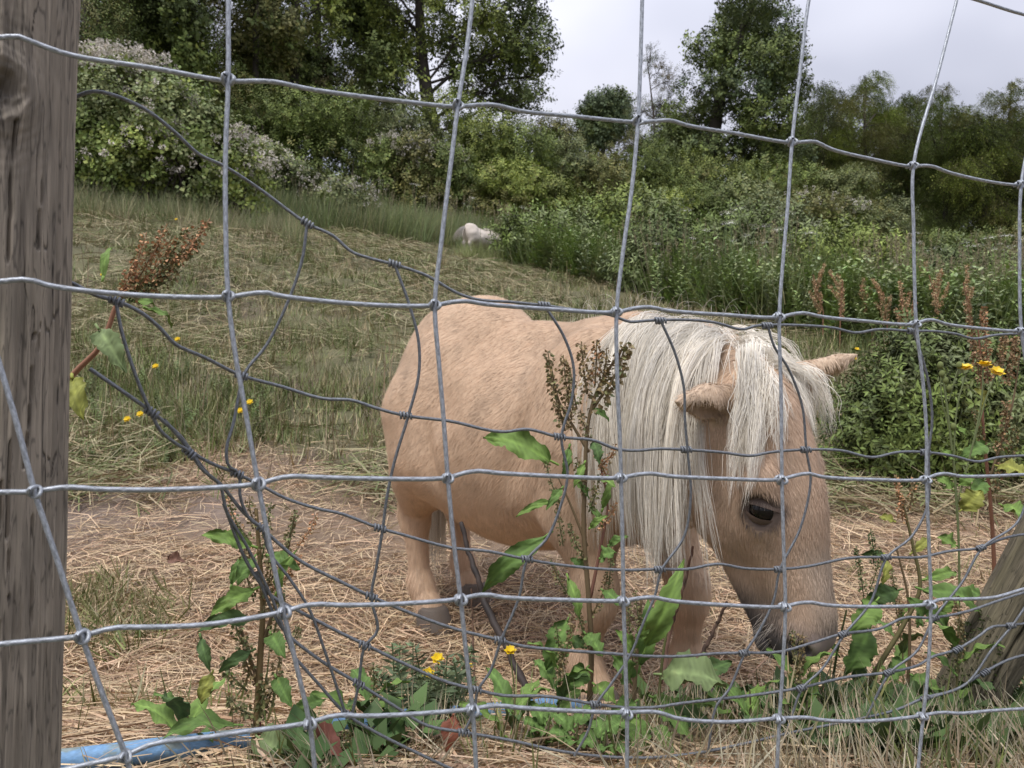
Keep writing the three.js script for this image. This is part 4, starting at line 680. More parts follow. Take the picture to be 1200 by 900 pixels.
{ // the dark oak in the gap and the thin trees beside it
  const d = 42, R = rng(121), b = [];
  for (const q of [[880, 0, 36, 26], [900, 38, 34, 26], [868, 35, 34, 24], [835, 62, 26, 14], [862, 70, 34, 20], [905, 75, 34, 24], [925, 60, 16, 22], [918, 105, 26, 24], [880, 105, 36, 20], [840, 110, 30, 18], [815, 105, 20, 16], [850, 145, 42, 22], [900, 140, 40, 24], [805, 140, 28, 20], [930, 100, 14, 22], [845, 185, 60, 22], [900, 185, 50, 22], [790, 175, 34, 22], [815, 52, 10, 8], [878, -22, 24, 16]]) b.push(blob(q[0], q[1], d + (R() - 0.5) * 4, q[2], q[3], Math.min(q[2], 34)));
  tree('oak_tree', 'large dark oak with a forked trunk, highest crown against the clouds', { seed: 12, base: at(826, 225, d), trunk: [at(826, 225, d), at(836, 160, d), at(846, 105, d), at(862, 60, d), at(884, 0, d)], r: 0.55, blobs: b, n: 6500, cols: [GREEN.deep, GREEN.blue, GREEN.deep, GREEN.mid], gap: 0.06, s: 1.25, twigs: 8, from: 0.2 });
  const b2 = []; for (const q of [[708, 130, 26, 16], [698, 150, 22, 16], [722, 148, 22, 18], [700, 165, 18, 14], [722, 122, 14, 10], [690, 160, 12, 12]]) b2.push(blob(q[0], q[1], 80, q[2], q[3]));
  tree('far_tree', 'small rounded blue-green tree far off, beside the thin twiggy one', { seed: 13, base: at(706, 205, 80), trunk: [at(706, 205, 80), at(707, 170, 80), at(708, 135, 80)], r: 0.45, blobs: b2, n: 2600, cols: [GREEN.blue, GREEN.deep], gap: 0.03, s: 2.0, twigs: 4 });
  const b3 = []; const R3 = rng(5); for (let k = 0; k < 12; k++) b3.push(blob(768 + (R3() - 0.5) * 70, 125 + R3() * 60, 46 + R3() * 2, 20, 16));
  for (const q of [[762, 70, 8, 20], [772, 85, 10, 18], [785, 95, 10, 16]]) b3.push(blob(q[0], q[1], 46, q[2], q[3]));
  tree('twiggy_tree', 'thin tree with bare brown twigs at its top, left of the oak', { seed: 14, base: at(768, 225, 46), trunk: [at(768, 225, 46), at(767, 150, 46), at(762, 100, 46), at(757, 55, 46)], r: 0.16, taper: 0.06, blobs: b3, n: 2000, cols: [GREEN.olive, GREEN.rust, GREEN.deep], gap: 0.12, s: 1.1, twigs: 26, from: 0.35, sprig: SPRIG.fine, sag: 0.15 });
}
{ // birches along the right side
  const list = [[965, 100, 48, 34, 'soft grey-green birch standing next to the dark oak'], [1015, 92, 46, 42, 'tall drooping birch with the highest top in the right wood'], [1062, 112, 50, 34, 'dull green birch between two taller drooping ones'], [1105, 100, 46, 42, 'drooping birch with an olive crown, behind the right fence squares'], [1150, 135, 44, 40, 'low drooping birch in front of the darkest stretch of wood'], [1185, 95, 45, 40, 'birch with a thin airy top at the end of the wood'], [1245, 110, 44, 45, 'drooping birch past the end of the right fence squares'], [985, 150, 52, 44, 'shadowed birch in the second row beside the dark oak'], [1320, 100, 46, 50, 'tall birch farthest along the wood edge']];
  list.forEach(([px, top, d, w, label], i) => {
    const R = rng(500 + i), b = [], foot = 325;
    for (let k = 0; k < 21; k++) { const t = k / 20, ww = w * (0.25 + 0.85 * Math.sin(Math.PI * clamp(0.12 + t * 0.75))); b.push(blob(px + (R() - 0.5) * ww * 1.5, lerp(top + 14, foot - 14, t) + (R() - 0.5) * 10, d + (R() - 0.5) * 3.5, 12 + ww * 0.32, 17 + 7 * R(), 16)); }
    b.push(blob(px + (R() - 0.5) * 8, top + 4, d, 7, 12));
    const base = at(px, foot + 8, d);
    tree('birch_tree', label, { group: null, seed: 530 + i, base, trunk: [base, at(px + 3, 230, d), at(px - 2, 160, d), at(px, top + 6, d)], r: 0.22, taper: 0.12, blobs: b, n: 5200, cols: i % 3 === 1 ? [GREEN.olive, GREEN.mid, GREEN.lime] : [GREEN.mid, GREEN.grey, GREEN.olive, GREEN.mid], gap: -0.04, s: 1.15, hang: true, sprig: i % 2 ? SPRIG.fine : SPRIG.hang, twigs: 5, from: 0.15, sag: 0.12 });
  });
}
{ // a farther row closes the wood behind the oak and the birches
  const list = [[800, 150, 62, 40, 'dim tree in the back row behind the thin twiggy one'], [940, 140, 60, 44, 'dim tree in the back row between oak and birches'], [1030, 135, 62, 48, 'dim tree in the back row behind the tall drooping birch'], [1110, 140, 60, 48, 'dim tree in the back row behind the olive birch'], [1190, 140, 62, 48, 'dim tree in the back row at the end of the wood'], [1270, 140, 60, 50, 'dim tree in the back row beyond the last fence square'], [690, 178, 58, 40, 'low dim tree under the far rounded one']];
  list.forEach(([px, top, d, w, label], i) => {
    const R = rng(800 + i), b = [], foot = 325; for (let k = 0; k < 18; k++) { const t = k / 17; b.push(blob(px + (R() - 0.5) * w * 1.7, lerp(top + 16, foot - 10, t), d + (R() - 0.5) * 3, 16 + w * 0.3, 18, 18)); }
    const base = at(px, foot, d); tree('back_row_tree', label, { seed: 830 + i, base, trunk: [base, at(px + 2, 240, d), at(px, top + 20, d)], r: 0.25, taper: 0.2, blobs: b, n: 2600, cols: [GREEN.mid, GREEN.olive, GREEN.mid], gap: -0.1, s: 2.0, twigs: 2, from: 0.15 });
  });
}
// bushes and hedges: leafy mounds on stems that start at the ground
const petal = (() => { const gb = new GB(), R = rng(8); for (let k = 0; k < 13; k++) { const b = rdir(R).multiplyScalar(0.05), n = rdir(R); for (let j = 0; j < 5; j++) { const a = j * 1.2566, s = V(0, 0, 0).crossVectors(n, UPV).normalize(), u = s.clone().cross(n), d = s.clone().multiplyScalar(Math.cos(a)).addScaledVector(u, Math.sin(a)).addScaledVector(n, 0.3).normalize(); gb.leaf(b, d, n, 0.019, 0.0085, [1, 1, 1], 0.1); } } return gb.geo(); })();
const petalMat = mat({ vertexColors: true, roughness: 0.7 });
function bush(name, label, o) {
  const R = rng(o.seed), d = o.d, blobs = o.blobs.map(q => blob(q[0], q[1], d + (q[4] || 0), q[2], q[3], q[5])), cx = o.blobs.reduce((s, q) => s + q[0], 0) / o.blobs.length;
  const gp = groundAt(cx, d), t = thing(name, label, o.category || 'bush', gp, o.group), gb = new GB(); for (const b of blobs) b.c.sub(gp);
  for (const b of blobs) { const lo = b.c.y - b.r.y; for (let k = 0; k < (o.stems ?? 5); k++) { const x = b.c.x + (R() - 0.5) * b.r.x * 1.2, z = b.c.z + (R() - 0.5) * b.r.z * 0.8, y = ground(gp.x + x, gp.z + z) - gp.y - 0.05, dd = rdir(R); if (y > b.c.y) continue; limb(gb, V(x, y, z), V(b.c.x + dd.x * b.r.x * 0.8, b.c.y + Math.abs(dd.y) * b.r.y * 0.8, b.c.z + dd.z * b.r.z * 0.8), 0.02, 0.006, R, 0.02, 4); } }
  if (gb.n) part('stems', gb.geo(), barkMat, t, 'stuff');
  const full = blobs.map(b => b); for (const b of blobs) { const y = ground(gp.x + b.c.x, gp.z + b.c.z) - gp.y; if (b.c.y - b.r.y * 0.6 > y) full.push({ c: V(b.c.x, (b.c.y + y) / 2, b.c.z), r: V(b.r.x * 0.85, Math.max(0.1, (b.c.y - y) / 1.8), b.r.z * 0.85) }); }
  const list = scatterSprigs(full, o.n, R, o.cols, { gap: o.gap ?? -0.05, gs: o.gs || 1.8, s: o.s || 1 }); instances('foliage', o.sprig || SPRIG.bush, foliageMat, list.filter(e => e.p.y + gp.y > ground(e.p.x + gp.x, e.p.z + gp.z) - 0.05), t);
  if (o.flowers) {
    const fl = []; for (let k = 0; k < o.flowers; k++) { const b = blobs[Math.floor(R() * blobs.length)], q = rdir(R); q.z = Math.abs(q.z); q.y = Math.abs(q.y) * 1.1 - 0.15; const e = 0.14, p = V(b.c.x + q.x * (b.r.x + e), b.c.y + q.y * (b.r.y + e), b.c.z + q.z * (b.r.z + e)); if (fbm(p.x * 1.1 + 4, p.y * 1.1, p.z, 2) < -0.05) continue; for (let j = 0; j < 3; j++) { const k2 = 0.7 + 0.5 * R(); fl.push({ p: p.clone().add(V((R() - 0.5) * 0.16, (R() - 0.3) * 0.22, (R() - 0.5) * 0.12)), q: new THREE.Quaternion().setFromUnitVectors(UPV, rdir(R)), s: (o.fs || 1) * (0.3 + 0.55 * R()), c: [0.72 * k2, 0.66 * k2, 0.58 * k2] }); } }
    instances('blossom', petal, petalMat, fl, t);
  }
  return t;
}
const B = (label, d, blobs, n, cols, o = {}) => bush(o.name || 'hedge_bush', label, { d, blobs, n, cols, seed: Math.round(700 + blobs[0][0] * 3 + blobs[0][1]), group: null, ...o });
B('bramble thicket covered in pale blossom beside the knotted post', 12, [[140, 130, 60, 40], [195, 150, 60, 46], [120, 180, 60, 50], [180, 200, 70, 40], [235, 190, 50, 38], [250, 215, 40, 26], [100, 110, 40, 34], [60, 160, 60, 60], [150, 88, 26, 16], [185, 100, 22, 16], [215, 118, 24, 18], [120, 84, 20, 14], [245, 150, 26, 18], [275, 175, 24, 16], [290, 205, 24, 18]], 15000, [GREEN.mid, GREEN.lime, GREEN.pale], { name: 'bramble_bush', flowers: 620, sprig: SPRIG.bramble, fs: 1.2, s: 0.66, gap: 0.0 });
B('low bramble with white blossom in long grass below the wood', 15, [[300, 205, 45, 28], [340, 222, 40, 24], [395, 240, 40, 20], [270, 185, 40, 26]], 3600, [GREEN.grey, GREEN.mid, GREEN.pale], { name: 'bramble_bush', flowers: 130, fs: 1.2, sprig: SPRIG.bush });
B('dark shrub in shade at the foot of the slim-trunked tree', 21, [[300, 140, 45, 30], [350, 142, 45, 30], [395, 140, 45, 32], [265, 125, 40, 34]], 4200, [GREEN.mid, GREEN.olive, GREEN.mid], {});
B('shady shrub under the stout trunk, leaves blue-green', 23, [[440, 145, 45, 34], [480, 155, 40, 34], [530, 140, 40, 30]], 3800, [GREEN.mid, GREEN.lime, GREEN.grey], {});
B('dark bush with scattered white blossom below the stout tree', 19, [[490, 190, 34, 28], [520, 205, 36, 30], [455, 190, 26, 24]], 3600, [GREEN.mid, GREEN.olive], { flowers: 110, fs: 1.2 });
B('big green bush behind the white pony', 23, [[575, 170, 40, 34], [610, 185, 45, 36], [545, 200, 30, 36]], 5200, [GREEN.mid, GREEN.lime, GREEN.mid], {});
B('yellow-green bush directly above the white pony', 21.5, [[600, 225, 48, 30], [560, 235, 30, 28], [645, 240, 36, 24]], 4600, [GREEN.lime, GREEN.olive, GREEN.lime], {});
B('tangled bush filling the gap under the far round tree', 26, [[660, 195, 40, 34], [700, 215, 40, 30], [650, 160, 28, 20]], 4600, [GREEN.mid, GREEN.grey, GREEN.olive], {});
B('bright upright bush under the thin twiggy tree', 27, [[762, 200, 34, 36], [745, 230, 40, 28], [790, 225, 30, 26]], 4200, [GREEN.lime, GREEN.mid, GREEN.mid], {});
B('thicket growing below the large oak', 34, [[840, 215, 50, 22], [890, 215, 45, 26], [930, 220, 40, 24], [800, 205, 36, 24]], 4000, [GREEN.mid, GREEN.olive, GREEN.lime], { s: 1.3 });
B('pale bush with leafy shoots before the oak thicket', 22, [[830, 245, 40, 22], [870, 240, 40, 24], [800, 250, 34, 22]], 3800, [GREEN.pale, GREEN.mid, GREEN.lime], {});
B('rounded lime bush standing against the shadow of the birches', 33, [[1000, 215, 22, 18], [975, 225, 24, 20]], 2600, [GREEN.lime, GREEN.pale, GREEN.mid], { s: 1.2 });
B('yellow-flowered shrub on the meadow edge, in front of the birches', 20, [[950, 255, 40, 24], [985, 260, 32, 22], [925, 270, 30, 22]], 3600, [GREEN.pale, GREEN.olive, GREEN.lime], { flowers: 90, fs: 1.2 });
B('leafy shrub filling the space between the oak and the tall birch', 37, [[960, 235, 34, 30], [1000, 262, 40, 26], [1040, 265, 36, 30], [940, 255, 30, 24]], 3600, [GREEN.mid, GREEN.olive, GREEN.grey], { s: 1.3 });
B('low tangled thicket at the foot of the birches', 38, [[1080, 300, 45, 26], [1140, 300, 50, 28], [1200, 300, 50, 34], [1030, 280, 40, 26], [1270, 300, 60, 40]], 4800, [GREEN.mid, GREEN.grey, GREEN.olive], { s: 1.4 });
B('tall pale nettle clump on the meadow edge, right of the white pony', 13.5, [[640, 285, 30, 20], [670, 292, 32, 22], [612, 282, 22, 18]], 1500, [GREEN.mid, GREEN.grey, GREEN.pale], { name: 'nettle_clump', category: 'plant clump', sprig: SPRIG.herb, s: 0.75, gs: 3 });
B('dark leafy weed clump with tiny yellow flowers beside the nettles', 10.2, [[775, 300, 34, 30], [800, 312, 30, 30], [755, 318, 26, 24]], 1700, [GREEN.deep, GREEN.mid, GREEN.grey], { name: 'weed_clump', category: 'plant clump', sprig: SPRIG.herb, s: 0.6, gs: 3 });
B('light green nettle clump behind the dark weed clump', 14, [[725, 262, 34, 20], [760, 262, 30, 20], [700, 275, 28, 20]], 1600, [GREEN.lime, GREEN.mid, GREEN.pale], { name: 'nettle_clump', category: 'plant clump', sprig: SPRIG.herb, s: 0.75, gs: 3 });
B('broad grey-green weed clump above the pony mane', 11, [[860, 290, 40, 28], [900, 285, 36, 30], [930, 305, 34, 26]], 2000, [GREEN.grey, GREEN.pale, GREEN.mid], { name: 'weed_clump', category: 'plant clump', sprig: SPRIG.herb, s: 0.65, gs: 3 });
B('fresh green weed clump in front of the yellow-flowered shrub', 9.5, [[970, 310, 40, 30], [1010, 315, 36, 30], [1045, 325, 34, 26]], 1900, [GREEN.mid, GREEN.lime, GREEN.grey], { name: 'weed_clump', category: 'plant clump', sprig: SPRIG.herb, s: 0.55, gs: 3 });
B('rank green weeds at the meadow corner below the birches', 9, [[1100, 335, 40, 26], [1150, 345, 40, 26], [1195, 350, 36, 26]], 1800, [GREEN.mid, GREEN.pale, GREEN.deep], { name: 'weed_clump', category: 'plant clump', sprig: SPRIG.herb, s: 0.55, gs: 3 });
B('dense dark thistle clump growing behind the leaning post', 2.95, [[1030, 515, 26, 44], [1056, 480, 24, 56], [1085, 455, 26, 56], [1112, 490, 30, 56], [1145, 475, 28, 66], [1180, 500, 34, 56], [1205, 470, 30, 70], [1060, 430, 16, 26], [1095, 405, 14, 24], [1140, 415, 12, 22], [1020, 480, 14, 24], [1250, 485, 50, 64]], 7000, [GREEN.mid, GREEN.deep, GREEN.grey], { name: 'thistle_clump', category: 'plant clump', sprig: SPRIG.herb, s: 0.24, stems: 8, gs: 9, gap: -0.06 });
// ---------------------------------------------------------------- grass, straw and weeds
const W1 = [1, 1, 1];
function tuft(seed, n, h, w, spread, bend, seg = 3) { const R = rng(seed), gb = new GB(); for (let k = 0; k < n; k++) { const a = R() * 6.28, r = spread * Math.sqrt(R()), lean = 0.15 + 0.55 * R(), d = V(Math.cos(a) * lean, 1, Math.sin(a) * lean).normalize(); gb.blade(V(Math.cos(a) * r, -0.01, Math.sin(a) * r), d, V(-Math.sin(a + R()), 0, Math.cos(a + R())).normalize(), h * (0.5 + 0.7 * R()), w * (0.7 + 0.6 * R()), bend * (R() - 0.2), jit(W1, R, 0.5), seg); } return gb.geo(); }
const grassMat = mat({ vertexColors: true, roughness: 0.7 }), dryMat = mat({ vertexColors: true, roughness: 0.8 });
const T = { short: tuft(1, 12, 0.09, 0.004, 0.05, 1.2), mid: tuft(2, 14, 0.22, 0.0055, 0.07, 1.1), tall: tuft(3, 18, 0.62, 0.007, 0.16, 0.8), blade: tuft(4, 5, 0.20, 0.006, 0.03, 0.9, 4) };
const seedHeads = (() => { const R = rng(6), gb = new GB(); for (let k = 0; k < 7; k++) { const a = R() * 6.28, p0 = V(Math.cos(a) * 0.06, 0, Math.sin(a) * 0.06), h = 0.55 + 0.3 * R(), p1 = p0.clone().add(V(Math.cos(a) * 0.1, h, Math.sin(a) * 0.1)); gb.tube([p0, p0.clone().lerp(p1, 0.5), p1], 0.0016, 3, [0.9, 0.9, 0.9]); for (let j = 0; j < 16; j++) { const q = p1.clone().add(V(0, -0.10 * j / 16, 0)); gb.leaf(q, rdir(R).add(V(0, 0.9, 0)).normalize(), rdir(R), 0.020, 0.0035, jit([1, 0.95, 0.9], R, 0.3)); } } return gb.geo(); })();
const hay = (() => { const R = rng(9), gb = new GB(); for (let k = 0; k < 9; k++) { const a = R() * 6.28, L = 0.05 + 0.13 * R(), d = V(Math.cos(a), 0.10 * (R() - 0.4), Math.sin(a)).normalize(), p = V((R() - 0.5) * 0.10, 0.004 + 0.02 * R() * R(), (R() - 0.5) * 0.10).addScaledVector(d, -L / 2), q = p.clone().addScaledVector(d, L), m = p.clone().lerp(q, 0.5).add(V((R() - 0.5) * 0.02, 0.012 * R(), (R() - 0.5) * 0.02)); gb.tube([p, m, q], 0.0009 + 0.0007 * R(), 3, jit(W1, R, 0.6)); } return gb.geo(); })();
function field(name, label, cat, geometry, material, n, seed, where, opts = {}) {
  const R = rng(seed), list = []; let tries = 0;
  while (list.length < n && tries++ < n * 6) { const e = where(R); if (!e) continue; const [x, z, s, c, tilt = 0.25] = e; list.push({ p: onGround(x, z, opts.up ? opts.up * R() : 0), q: qYaw(R() * 6.28, tilt * R(), R() * 6.28), s, c }); }
  const m = instances(numbered(name), geometry, material, list); tag(m, label, cat, null, 'stuff'); return m;
}
const depth = (R, a, b) => a * Math.pow(b / a, R());              // as many per octave of distance
const strawCol = (R) => { const k = 0.7 + 0.6 * R(); return R() < 0.75 ? [0.58 * k, 0.43 * k, 0.27 * k] : [0.40 * k, 0.265 * k, 0.165 * k]; };
const greenCol = (R, dry) => { const k = 0.7 + 0.6 * R(); return R() < dry ? [0.36 * k, 0.30 * k, 0.165 * k] : R() < 0.5 ? [0.145 * k, 0.18 * k, 0.05 * k] : [0.20 * k, 0.215 * k, 0.075 * k]; };
// stems and blades joined into one mesh: too many and too fine to pick apart
function litter(name, label, cat, n, seed, where) {               // where(R) -> [x, z, length, width, colour, lift, steep]
  const R = rng(seed), gb = new GB(); let made = 0, tries = 0;
  while (made < n && tries++ < n * 6) {
    const e = where(R); if (!e) continue; made++; const [x, z, L, w, c, lift, steep] = e, a = R() * 6.283, dx = Math.cos(a), dz = Math.sin(a), k = 0.7 + 0.6 * R(), bow = (R() - 0.5) * 0.3 * L, roll = (R() - 0.5) * 2.4;
    const pts = [-0.5, 0, 0.5].map((t, q) => { const px = x + dx * L * t - dz * bow * (q === 1), pz = z + dz * L * t + dx * bow * (q === 1); return V(px, ground(px, pz) + lift + steep * L * (t + 0.5) + (q === 1 ? 0.06 * L * R() : 0), pz); });
    const sx = -dz * Math.cos(roll) * w / 2, sy = Math.sin(roll) * w / 2, sz = dx * Math.cos(roll) * w / 2, ids = []; pts.forEach((p, q) => { const f = q === 2 ? 0.5 : 1, cc = c.map(v => v * k * (1 + 0.12 * (R() - 0.5))); ids.push(gb.v(p.x + sx * f, p.y + sy * f, p.z + sz * f, cc), gb.v(p.x - sx * f, p.y - sy * f, p.z - sz * f, cc)); });
    gb.q(ids[0], ids[1], ids[3], ids[2]); gb.q(ids[2], ids[3], ids[5], ids[4]);
  }
  const m = part(numbered(name), gb.geo(), dryMat, scene); tag(m, label, cat, null, 'stuff'); return m;
}
litter('straw', 'dry trodden straw lying over the soil round the pony', 'straw', 90000, 61, (R) => {
  const d = depth(R, 0.82, 3.7), x = (R() * 2 - 1) * (0.6 + 0.8 * d), n = fbm(x * 1.6, 2, d * 1.6, 3);
  if (R() > smooth(3.6, 2.7, d + 0.5 * fbm(x * 1.7, 0, -d * 1.7, 3))) return null;
  const bare = smooth(0.05, 0.3, fbm(x * 1.2 + 3, 2, -d * 1.2, 3) + 0.35 - 0.9 * Math.abs(d - 2.6) - 0.35 * Math.max(0, x + 0.2)); if (R() < bare * 0.72) return null;
  if (n < -0.25 && R() < 0.6) return null; if (nearPipe(x, -d) < 0.02 + 0.04 * R() && R() < 0.96) return null;
  return [x, -d, 0.02 + 0.17 * R() * R() + 0.03 * R(), 0.0012 + 0.0026 * R() * R(), strawCol(R), 0.003 + 0.024 * R() * R(), (R() - 0.3) * 0.16];
});
litter('cut_grass', 'pale cut grass lying on the grazed bank', 'cut grass', 56000, 62, (R) => {
  const d = depth(R, 2.6, 15), x = (R() * 2 - 1) * (0.8 + 0.82 * d); const pn = fbm(x * 1.1, 3, d * 1.1, 4); if (pn < 0 && R() < smooth(0, -0.25, pn)) return null;
  const c = R(); return [x, -d, (0.06 + 0.18 * R()) * (1 + 0.04 * d), (0.0018 + 0.0022 * R()) * (1 + 0.12 * d), c < 0.45 ? [0.38, 0.325, 0.19] : c < 0.7 ? [0.25, 0.19, 0.105] : [0.17, 0.19, 0.07], 0.01 + 0.05 * R(), (R() - 0.3) * 0.5];
});
{
  const R = rng(63), gb = new GB(); let made = 0;
  while (made < 13000) {                                           // grazed tufts, nearer part of the bank
    const d = depth(R, 2.5, 11), x = (R() * 2 - 1) * (0.7 + 0.8 * d), n = fbm(x * 1.3, 5, d * 1.3, 3); if (d < 3.3 && R() < smooth(3.5, 2.6, d)) { made++; continue; } if (n < -0.12 && R() < 0.75) { made++; continue; } made++;
    const h = (0.025 + 0.05 * R()) * (1 + 0.06 * d) * (n > 0.22 ? 1.6 : 1), c = greenCol(R, n > 0.1 ? 0.22 : 0.55), o = onGround(x, -d);
    for (let k = 0; k < 7; k++) { const a = R() * 6.28, lean = 0.3 + 1.3 * R(); gb.blade(V(o.x + (R() - 0.5) * 0.09, o.y - 0.005, o.z + (R() - 0.5) * 0.09), V(Math.cos(a) * lean, 1, Math.sin(a) * lean).normalize(), V(-Math.sin(a), 0, Math.cos(a)), h * (0.6 + 0.8 * R()) * (1 + lean * 0.4), (0.003 + 0.002 * R()) * (1 + 0.08 * d), 0.9, jit(c, R, 0.5), 2); }
  }
  tag(part(numbered('grass'), gb.geo(), grassMat, scene), 'short grazed grass with dry stems on the bank', 'grass', null, 'stuff');
}
field('grass', 'short grass farther up the bank, below the meadow', 'grass', T.short, grassMat, 9000, 60, (R) => { const d = depth(R, 8.5, 24), x = (R() * 2 - 1) * (0.8 + 0.85 * d), n = fbm(x * 1.3, 5, d * 1.3, 3); if (n < -0.2 && R() < 0.7) return null; return [x, -d, (0.45 + 0.4 * R()) * (1 + 0.06 * d), greenCol(R, n > 0.1 ? 0.3 : 0.6), 0.8]; });
field('grass', 'tufts of longer grass dotted over the bank', 'grass', T.mid, grassMat, 3600, 64, (R) => { const d = depth(R, 2.9, 16), x = (R() * 2 - 1) * (0.8 + 0.85 * d), n = fbm(x * 0.8 + 9, 1, d * 0.8, 3); if (n < 0.1 && R() < 0.92) return null; return [x, -d, 0.25 + 0.35 * R() + 0.02 * d, greenCol(R, 0.35), 1.0]; });
// tall meadow to the right and under the wood
const meadow = (x, d) => { const px = 600 + x / d * FOCAL; const edge = px < 520 ? lerp(12.6, 14.2, clamp((px - 80) / 340)) : px < 600 ? lerp(14.6, 12.8, clamp((px - 540) / 60)) : px < 760 ? lerp(12.8, 9.2, clamp((px - 600) / 160)) : px < 900 ? lerp(9.2, 7.4, clamp((px - 760) / 140)) : lerp(7.4, 5.6, clamp((px - 900) / 200)); return d > edge + 0.8 * fbm(x * 0.5, 3, d * 0.5, 2); };
field('tall_grass', 'tall pale meadow grass growing below the trees', 'grass', T.tall, grassMat, 11000, 65, (R) => { const d = depth(R, 5.4, 34), x = (R() * 2 - 1) * (1 + 0.85 * d), px = 600 + x / d * FOCAL; if (!meadow(x, d) || (px > 560 && R() < 0.93)) return null; const k = 0.7 + 0.6 * R(); return [x, -d, 0.75 + 0.6 * R(), R() < 0.25 ? [0.29 * k, 0.28 * k, 0.15 * k] : [0.17 * k, 0.21 * k, 0.08 * k], 0.3]; });
field('grass_seed_heads', 'feathery grass seed heads standing above the meadow', 'grass', seedHeads, dryMat, 900, 66, (R) => { const d = depth(R, 7, 30), x = (R() * 2 - 1) * (1 + 0.85 * d); if (!meadow(x, d) || fbm(x * 0.4, 8, d * 0.4, 2) < -0.05) return null; const k = 0.7 + 0.6 * R(); return [x, -d, 0.9 + 0.5 * R(), [0.30 * k, 0.26 * k, 0.16 * k], 0.15]; });
const weed = (() => { const gb = new GB(), R = rng(15); for (let q = 0; q < 3; q++) { const ox = (R() - 0.5) * 0.12, oz = (R() - 0.5) * 0.12, lx = (R() - 0.5) * 0.25, h = 0.7 + 0.3 * R(); gb.tube([V(ox, 0, oz), V(ox + lx * 0.4, h * 0.5, oz), V(ox + lx, h, oz)], (t) => 0.005 * (1 - 0.6 * t), 3, [0.9, 0.9, 0.7]); for (let k = 0; k < 22; k++) { const t = 0.1 + 0.9 * k / 22, a = k * 1.57 + R(), d = V(Math.cos(a), 0.1 + 0.5 * R(), Math.sin(a)).normalize(), up = V(-d.x * 0.3, 1, -d.z * 0.3).normalize(); gb.leaf(V(ox + lx * t * t, h * t, oz), d, up, 0.15 * (1.1 - 0.6 * t) * (0.7 + 0.5 * R()), 0.032 * (1.15 - 0.6 * t), jit(W1, R, 0.5)); } } return gb.geo(); })();
field('tall_weeds', 'stand of tall leafy nettles and weeds along the meadow edge', 'weeds', weed, grassMat, 6500, 67, (R) => {
  const d = depth(R, 5.6, 24), x = (R() * 2 - 1) * (1 + 0.85 * d), px = 600 + x / d * FOCAL; if (!meadow(x, d)) return null; if (px < 566 && R() < 0.9) return null; if (px < 590 && d < 16.5) return null; if (fbm(x * 0.45, 6, d * 0.45, 2) < -0.12) return null;
  const k = 0.7 + 0.6 * R(); return [x, -d, (0.45 + 0.45 * R()) * (1 + 0.5 * fbm(x * 0.6, 4, d * 0.6, 2)) * (d < 9 ? 0.85 : 1.1), R() < 0.4 ? [0.28 * k, 0.325 * k, 0.155 * k] : [0.215 * k, 0.285 * k, 0.09 * k], 0.45];
});
// near the wire: green blades, dead grass and small leaves
field('fence_grass', 'green grass blades growing along the fence line', 'grass', T.blade, grassMat, 520, 68, (R) => { const x = -0.7 + 1.9 * R(), d = 0.70 + 0.36 * R() + 0.06 * x; if (R() > 0.10 + 0.9 * smooth(0.1, 0.6, x) || nearPipe(x, -d) < 0.05) return null; return [x, -d, (0.22 + 0.34 * R()) * (R() < 0.12 ? 1.6 : 1), greenCol(R, 0.25), 0.6]; });
field('dead_grass', 'matted dead grass below the wire', 'dead grass', T.mid, dryMat, 620, 69, (R) => { const x = -0.3 + 1.5 * R(), d = 0.74 + 0.34 * R() + 0.05 * x; if (R() > 0.15 + 0.85 * smooth(0.0, 0.35, x) || nearPipe(x, -d) < 0.06) return null; const k = 0.7 + 0.6 * R(); return [x, -d, 0.2 + 0.26 * R(), [0.46 * k, 0.38 * k, 0.25 * k], 1.5]; });
field('green_tufts', 'small green tufts coming up through the straw', 'grass', T.short, grassMat, 420, 70, (R) => { const d = depth(R, 1.1, 3.2), x = (R() * 2 - 1) * (0.7 + 0.8 * d); if (fbm(x * 1.9 + 2, 9, d * 1.9, 2) < 0.12) return null; return [x, -d, 0.4 + 0.5 * R(), greenCol(R, 0.3), 1.2]; });

const umbel = (() => { const gb = new GB(), R = rng(44); gb.tube([V(0, 0, 0), V(0.01, 0.5, 0), V(0, 1.0, 0)], 0.004, 4, [0.22, 0.3, 0.12]); for (let k = 0; k < 60; k++) { const a = R() * 6.28, r = 0.075 * Math.sqrt(R()), p = V(Math.cos(a) * r, 1.0 + 0.02 * (1 - r * 12) + 0.012 * R(), Math.sin(a) * r); gb.leaf(p, V(Math.cos(a), 0.5, Math.sin(a)).normalize(), UPV, 0.016, 0.007, [1, 0.97, 0.88], 0.1); } return gb.geo(); })();
field('cow_parsley', 'pale flower heads of cow parsley scattered through the meadow weeds', 'wild flowers', umbel, dryMat, 420, 73, (R) => { const d = depth(R, 8, 24), x = (R() * 2 - 1) * (1 + 0.85 * d), px = 600 + x / d * FOCAL; if (!meadow(x, d) || fbm(x * 0.5 + 4, 2, d * 0.5, 2) < 0.02) return null; const k = 0.5 + 0.3 * R(); return [x, -d, 0.75 + 0.4 * R(), [k, k, k], 0.2]; });

